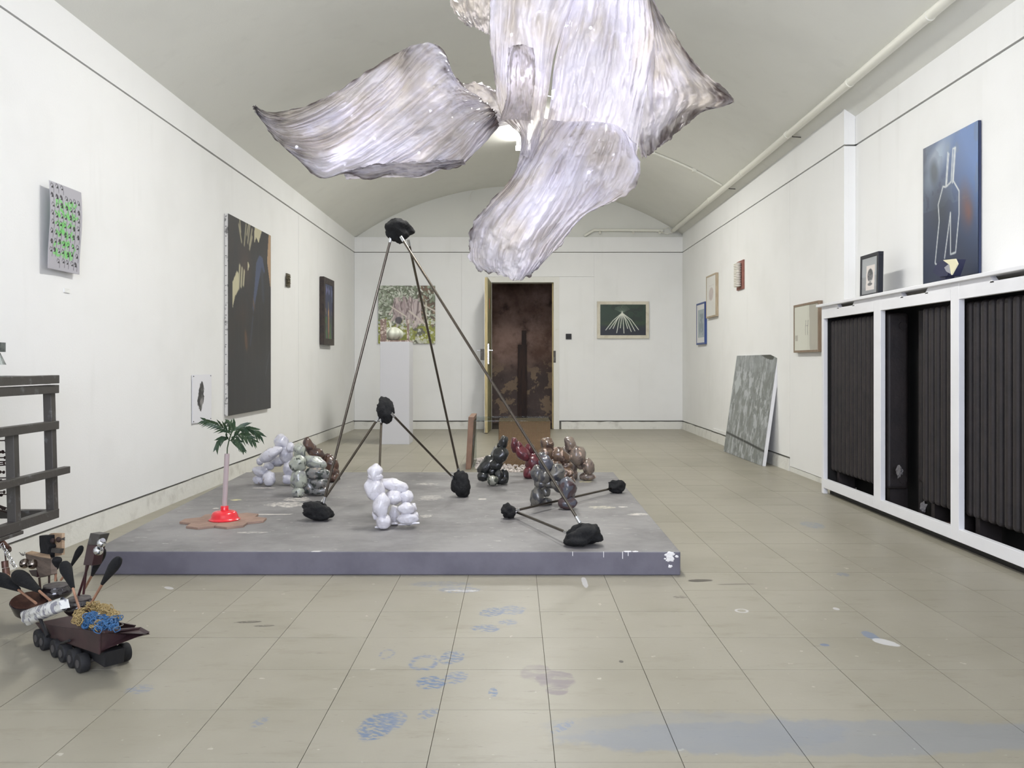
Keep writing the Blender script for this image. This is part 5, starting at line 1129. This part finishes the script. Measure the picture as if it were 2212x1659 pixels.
def sheet(rows, nu, nv, seed, ridge=.010, edges='lrtb', dark=.7, freq=(3, 16), skew=0, tan=0, wave=(.0, 3, 0), jag=.006, rim=.035, spots=()):
    """rows: lines across the flow, each a list of (px, py, Y); u runs along the flow"""
    R_ = np.array([crs(r, nv) for r in rows]); G_ = np.stack([crs(R_[:, j], nu) for j in range(nv)], 1)
    u, v = np.linspace(0, 1, nu)[:, None]*np.ones((1, nv)), np.ones((nu, 1))*np.linspace(0, 1, nv)[None]
    px, py, Y = G_[..., 0], G_[..., 1], G_[..., 2].copy()
    n1 = vnoise(nu, nv, freq[1], freq[0], seed, 2); n2 = vnoise(nu, nv, 6, 5, seed+50, 3); n3 = vnoise(nu, nv, 30, 24, seed+70, 2)
    if skew:
        big = vnoise(nu*2, nv*2, freq[1]*2, freq[0]*2, seed, 2); iu = np.clip((u*nu+0*v).astype(int), 0, nu*2-1); jv = np.clip(((v+skew*u)*nv).astype(int) % (nv*2), 0, nv*2-1); n1 = big[iu, jv]
    rid = 1-np.abs(n1-.5)*2
    Y = Y-ridge*4.2*(rid**1.5-.6)-.07*(n2-.5)-.018*(n3-.5)+wave[0]*np.sin(wave[1]*2*math.pi*v+wave[2]+3*u)
    jg = (vnoise(nu, nv, 18, 18, seed+9, 3)-.5)*2
    ed = np.ones((nu, nv))*9
    if 'l' in edges: ed = np.minimum(ed, v)
    if 'r' in edges: ed = np.minimum(ed, 1-v)
    if 't' in edges: ed = np.minimum(ed, u)
    if 'b' in edges: ed = np.minimum(ed, 1-u)
    k = np.clip(1-ed/.06, 0, 1)
    px = px+jg*jag*900*k; py = py+np.roll(jg, 13, 0)*jag*900*k
    co = np.stack([(px-CX)*Y/F, Y, H+(CY-py)*Y/F], -1)
    me = bpy.data.meshes.new('resin_sheet'); i = np.arange(nu*nv).reshape(nu, nv); fs = np.stack([i[:-1,:-1], i[1:,:-1], i[1:,1:], i[:-1,1:]], -1).reshape(-1, 4)
    me.vertices.add(nu*nv); me.vertices.foreach_set('co', co.reshape(-1)); me.loops.add(fs.size); me.loops.foreach_set('vertex_index', fs.reshape(-1))
    me.polygons.add(len(fs)); me.polygons.foreach_set('loop_start', np.arange(0, fs.size, 4)); me.polygons.foreach_set('use_smooth', [True]*len(fs)); me.update(calc_edges=True); me.validate()
    st = np.clip(1.3-ed/rim, 0, 1)*np.clip((vnoise(nu, nv, 12, 12, seed+5, 3)-.42)*6, 0, 1)*dark + np.clip(1-ed/.015, 0, 1)*.35*dark
    st = np.clip(st+np.clip((vnoise(nu, nv, 10, 8, seed+31, 3)-.70)*6, 0, 1)*.3, 0, .9)
    for sx_, sy_, sr_ in spots: st = np.clip(st+np.exp(-(((px-sx_)**2+(py-sy_)**2)/sr_**2))*np.clip((vnoise(nu, nv, 16, 16, seed+77, 3)-.3)*3, 0, 1)*.8, 0, .92)
    tn = np.clip(tan+(n2-.5)*.5*(n2 > .55), 0, .8)
    at = me.color_attributes.new('tone', 'FLOAT_COLOR', 'POINT'); at.data.foreach_set('color', np.stack([st, tn, 0*u, 1+0*u], -1).astype(np.float32).reshape(-1))
    a2 = me.attributes.new('flow', 'FLOAT_VECTOR', 'POINT'); a2.data.foreach_set('vector', np.stack([u+seed, v+skew*u, 0*u], -1).astype(np.float32).reshape(-1))
    me.materials.append(M_RESIN); o = link(bpy.data.objects.new('resin_sheet', me)); adopt(o, hs)
    return o
# left wing, rows run from top edge to bottom edge, flow from tip to root
sheet([[(548,228,2.86),(549,231,2.86),(550,235,2.86),(552,240,2.86)],
       [(575,240,2.84),(573,250,2.85),(572,264,2.86),(577,276,2.84)],
       [(620,238,2.84),(617,265,2.88),(612,295,2.84),(612,318,2.83)],
       [(680,222,2.88),(668,262,2.94),(656,312,2.86),(660,360,2.80)],
       [(745,188,2.92),(728,250,2.98),(705,330,2.92),(700,387,2.80)],
       [(800,152,2.92),(785,230,3.00),(762,325,2.92),(748,376,2.78)],
       [(852,119,2.90),(838,215,3.04),(815,310,2.92),(795,386,2.84)],
       [(880,103,2.86),(880,205,2.98),(865,300,2.90),(848,376,2.86)],
       [(922,93,2.96),(925,195,3.05),(915,290,2.90),(905,381,2.88)],
       [(955,108,3.06),(965,195,3.06),(962,285,2.90),(945,364,2.86)],
       [(975,150,3.10),(995,210,3.06),(1000,280,2.92),(990,361,2.90)],
       [(995,182,3.12),(1030,225,3.06),(1040,265,2.96),(1035,322,2.92)],
       [(1030,205,3.12),(1060,230,3.04),(1074,250,3.00),(1078,272,2.96)]], 220, 150, 3, .015, 'rtlb', 1.0, (4, 17), 1.3, rim=.045, spots=((878,116,14), (868,142,12), (958,148,10), (600,252,14), (565,250,10), (640,338,16), (605,310,12), (1062,275,14)))
# curled lip under the wing
sheet([[(742,372,2.80),(744,378,2.82),(748,388,2.86)], [(800,358,2.76),(803,375,2.80),(808,384,2.86)], [(850,352,2.74),(853,368,2.80),(860,383,2.86)], [(905,350,2.76),(908,366,2.82),(910,383,2.88)], [(955,348,2.80),(958,358,2.84),(955,366,2.90)], [(1000,344,2.86),(1004,350,2.88),(1006,356,2.92)]], 90, 26, 5, .006, 'l', 1.0, (12, 3), 0, .05, rim=.2)
# piece joining the wing to the centre, behind
sheet([[(985,190,3.22),(990,240,3.24),(1000,290,3.2)], [(1020,178,3.24),(1025,230,3.26),(1035,280,3.22)], [(1060,188,3.26),(1070,235,3.26),(1085,272,3.22)], [(1100,215,3.26),(1110,240,3.26),(1130,264,3.22)], [(1140,240,3.24),(1145,255,3.24),(1150,270,3.22)]], 60, 60, 8, .008, 'l', .3, (10, 5), 0, .35)
# small sheet at the top left
sheet([[(955,-120,3.3),(1000,-120,3.32),(1062,-120,3.3)], [(965,-40,3.3),(1010,-40,3.34),(1060,-40,3.3)], [(970,0,3.28),(1012,5,3.33),(1058,8,3.3)], [(984,30,3.28),(1020,38,3.32),(1057,45,3.3)], [(1010,56,3.28),(1030,62,3.30),(1056,74,3.3)]], 70, 50, 11, .008, 'lb', .35, (3, 9), 0, .25)
# central falling band
sheet([[(1050,-160,2.96),(1110,-160,2.86),(1170,-160,2.92),(1250,-160,2.98)],
       [(1055,-60,2.94),(1110,-60,2.84),(1170,-60,2.92),(1250,-60,2.94)],
       [(1058,0,2.92),(1105,0,2.82),(1160,0,2.90),(1240,0,2.88)],
       [(1057,60,2.90),(1100,60,2.82),(1150,60,2.90),(1216,62,2.86)],
       [(1064,125,2.92),(1094,125,2.86),(1150,125,2.92),(1196,125,2.86)],
       [(1072,190,2.96),(1092,190,2.92),(1150,190,2.92),(1186,190,2.86)],
       [(1080,245,3.0),(1102,245,2.98),(1148,245,2.92),(1176,250,2.86)],
       [(1122,290,3.0),(1130,290,2.98),(1146,295,2.90),(1166,300,2.86)],
       [(1122,335,2.96),(1128,335,2.94),(1138,340,2.88),(1150,345,2.84)]], 170, 80, 14, .009, 'l', .6, (2, 12), .05)
# tan tongue inside the band
sheet([[(1098,102,2.84),(1125,96,2.80),(1152,104,2.83)], [(1096,150,2.84),(1124,150,2.80),(1156,150,2.83)], [(1094,210,2.86),(1122,215,2.82),(1150,220,2.84)], [(1078,262,2.94),(1110,258,2.88),(1145,262,2.88)]], 60, 50, 17, .006, 'lrt', .7, (2, 9), 0, .22, jag=.002)
# upper right mass
sheet([[(1235,-180,3.02),(1290,-180,2.92),(1345,-180,2.96),(1385,-180,3.08)],
       [(1240,-60,3.00),(1290,-60,2.86),(1350,-60,2.92),(1395,-60,3.06)],
       [(1228,10,2.96),(1285,10,2.82),(1350,10,2.88),(1405,5,3.04)],
       [(1210,80,2.94),(1275,80,2.78),(1350,80,2.84),(1412,70,3.02)],
       [(1196,150,2.94),(1265,150,2.78),(1345,150,2.84),(1405,140,3.04)],
       [(1190,215,2.96),(1255,215,2.82),(1335,215,2.88),(1395,205,3.06)],
       [(1180,270,2.98),(1245,275,2.90),(1320,280,2.94),(1385,270,3.06)],
       [(1165,330,3.00),(1230,335,2.98),(1310,340,3.00),(1376,335,3.06)]], 180, 130, 21, .011, '', .4, (3, 15), .12)
# right wing with dark rim
sheet([[(1372,-160,3.14),(1385,-160,3.08),(1400,-160,3.06)],
       [(1378,-60,3.14),(1390,-60,3.06),(1405,-60,3.02)],
       [(1390,0,3.14),(1402,0,3.06),(1412,-2,3.0)],
       [(1395,70,3.14),(1425,65,3.08),(1446,62,2.98)],
       [(1390,130,3.14),(1440,125,3.10),(1484,112,2.98)],
       [(1385,190,3.12),(1450,180,3.12),(1515,150,3.0)],
       [(1380,240,3.10),(1450,225,3.14),(1520,190,3.06),(1552,184,3.02)],
       [(1378,290,3.08),(1430,270,3.10),(1500,226,3.06),(1588,216,3.02)],
       [(1382,318,3.06),(1425,296,3.06),(1490,244,3.04),(1562,231,3.02)],
       [(1385,342,3.04),(1420,323,3.02),(1470,276,3.0),(1530,229,3.02)]] and
      [[(1372,-160,3.14),(1382,-160,3.08),(1390,-160,3.07),(1400,-160,3.06)],
       [(1378,-60,3.14),(1388,-60,3.08),(1396,-60,3.04),(1405,-60,3.02)],
       [(1390,0,3.14),(1398,0,3.08),(1406,0,3.04),(1413,-2,3.0)],
       [(1392,70,3.14),(1412,67,3.10),(1430,65,3.04),(1447,62,2.98)],
       [(1390,130,3.14),(1420,128,3.12),(1455,122,3.08),(1484,112,2.98)],
       [(1385,190,3.12),(1425,182,3.14),(1480,165,3.10),(1516,152,3.0)],
       [(1380,240,3.10),(1430,225,3.14),(1500,196,3.10),(1556,186,3.02)],
       [(1378,285,3.08),(1425,262,3.12),(1500,222,3.08),(1588,216,3.02)],
       [(1380,315,3.06),(1420,290,3.08),(1482,244,3.04),(1560,232,3.03)],
       [(1386,342,3.04),(1420,324,3.02),(1472,277,3.0),(1528,230,3.03)]], 150, 90, 25, .012, 'rb', 1.0, (3, 8), .1, .15, rim=.15, spots=((1425,40,12), (1460,85,14), (1500,140,14), (1545,190,18), (1570,215,20), (1450,300,16), (1415,325,12), (1490,250,14), (1440,130,10)))
# great lower tongue
sheet([[(1172,255,2.96),(1215,262,2.86),(1270,262,2.78),(1325,268,2.80),(1352,285,2.90)],
       [(1145,300,2.94),(1190,305,2.88),(1255,295,2.74),(1330,295,2.72),(1372,320,2.84)],
       [(1122,345,2.92),(1165,350,2.88),(1235,340,2.76),(1320,335,2.70),(1384,362,2.82)],
       [(1095,395,2.88),(1140,398,2.88),(1215,395,2.80),(1305,385,2.72),(1366,404,2.82)],
       [(1050,445,2.84),(1105,448,2.86),(1190,450,2.82),(1275,435,2.76),(1325,436,2.84)],
       [(1018,488,2.80),(1080,492,2.84),(1160,500,2.84),(1235,475,2.80),(1272,460,2.86)],
       [(1012,525,2.78),(1070,532,2.84),(1140,540,2.84),(1200,520,2.82),(1234,497,2.88)],
       [(1016,562,2.78),(1065,570,2.82),(1128,578,2.84),(1175,560,2.84),(1207,532,2.88)],
       [(1038,588,2.78),(1075,590,2.80),(1118,606,2.82),(1152,590,2.84),(1180,556,2.88)]], 200, 140, 31, .012, 'lrb', .9, (3, 20), .1, 0, (.012, 4, 0), .008, .03, ((1018,495,14), (1014,520,10), (1042,455,8), (1375,395,10)))
# small cool white bulbs strung behind the sheets
M_LED, t = newmat('lit_led'); t.bsdf().inputs['Emission Color'].default_value = (.82, .85, 1, 1); t.bsdf().inputs['Emission Strength'].default_value = 8
M_CABLE = mat('clear_cable', rgb(206, 204, 208), rough=.4)
LEDS = [(641,318,3.0), (745,355,2.98), (809,300,3.06), (760,250,3.10), (847,175,3.14), (905,330,3.02), (930,240,3.16), (1105,75,3.02), (1165,25,3.04), (1180,205,3.06), (1276,60,3.0), (1350,75,3.02), (1345,150,3.02), (1262,225,3.02), (1272,372,2.92), (1325,335,2.92), (1190,430,2.96), (1120,500,2.96), (1430,200,3.22), (1128,170,2.875)]  # last bulb added to brighten the tan tongue
for px_, py_, y_ in LEDS:
    q = P(px_, py_, y_); MB().blob(q, Vector((.006,0,0)), Vector((0,.006,0)), Vector((0,0,.006)), 0, 1, 0, 2).build('led', M_LED, hs, 2)
    d = bpy.data.lights.new('led_light', 'POINT'); d.energy = LED_POWER; d.color = (.74, .76, 1.0); d.shadow_soft_size = .015
    o = link(bpy.data.objects.new('led_light', d)); o.location = q-Vector((0, .012, 0)); adopt(o, hs); o.location = q-Vector((0, .014, 0))
for seq in ((0, 1, 5, 2, 3, 4, 6), (7, 8, 10, 11, 12, 18), (7, 19, 9, 13, 15, 14, 16, 17)):
    pts = [P(*LEDS[i])+Vector((0, .006, 0)) for i in seq]; MB().tube([Vector(q) for q in crs([tuple(q) for q in pts], 50)], .0014, 5).build('led_cable', M_CABLE, hs, True)
M_WIRE = mat('hanging_steel_wire', rgb(150, 150, 150), rough=.3, metal=1)
for x, y in ((1100, 2.88), (1300, 2.92), (1395, 3.05)):
    a = P(x, -150 if x > 1000 else 108, y); MB().tube([a, (a.x, a.y, vault(a.x)+.01)], .0012, 6).build('hanging_wire', M_WIRE, hs)
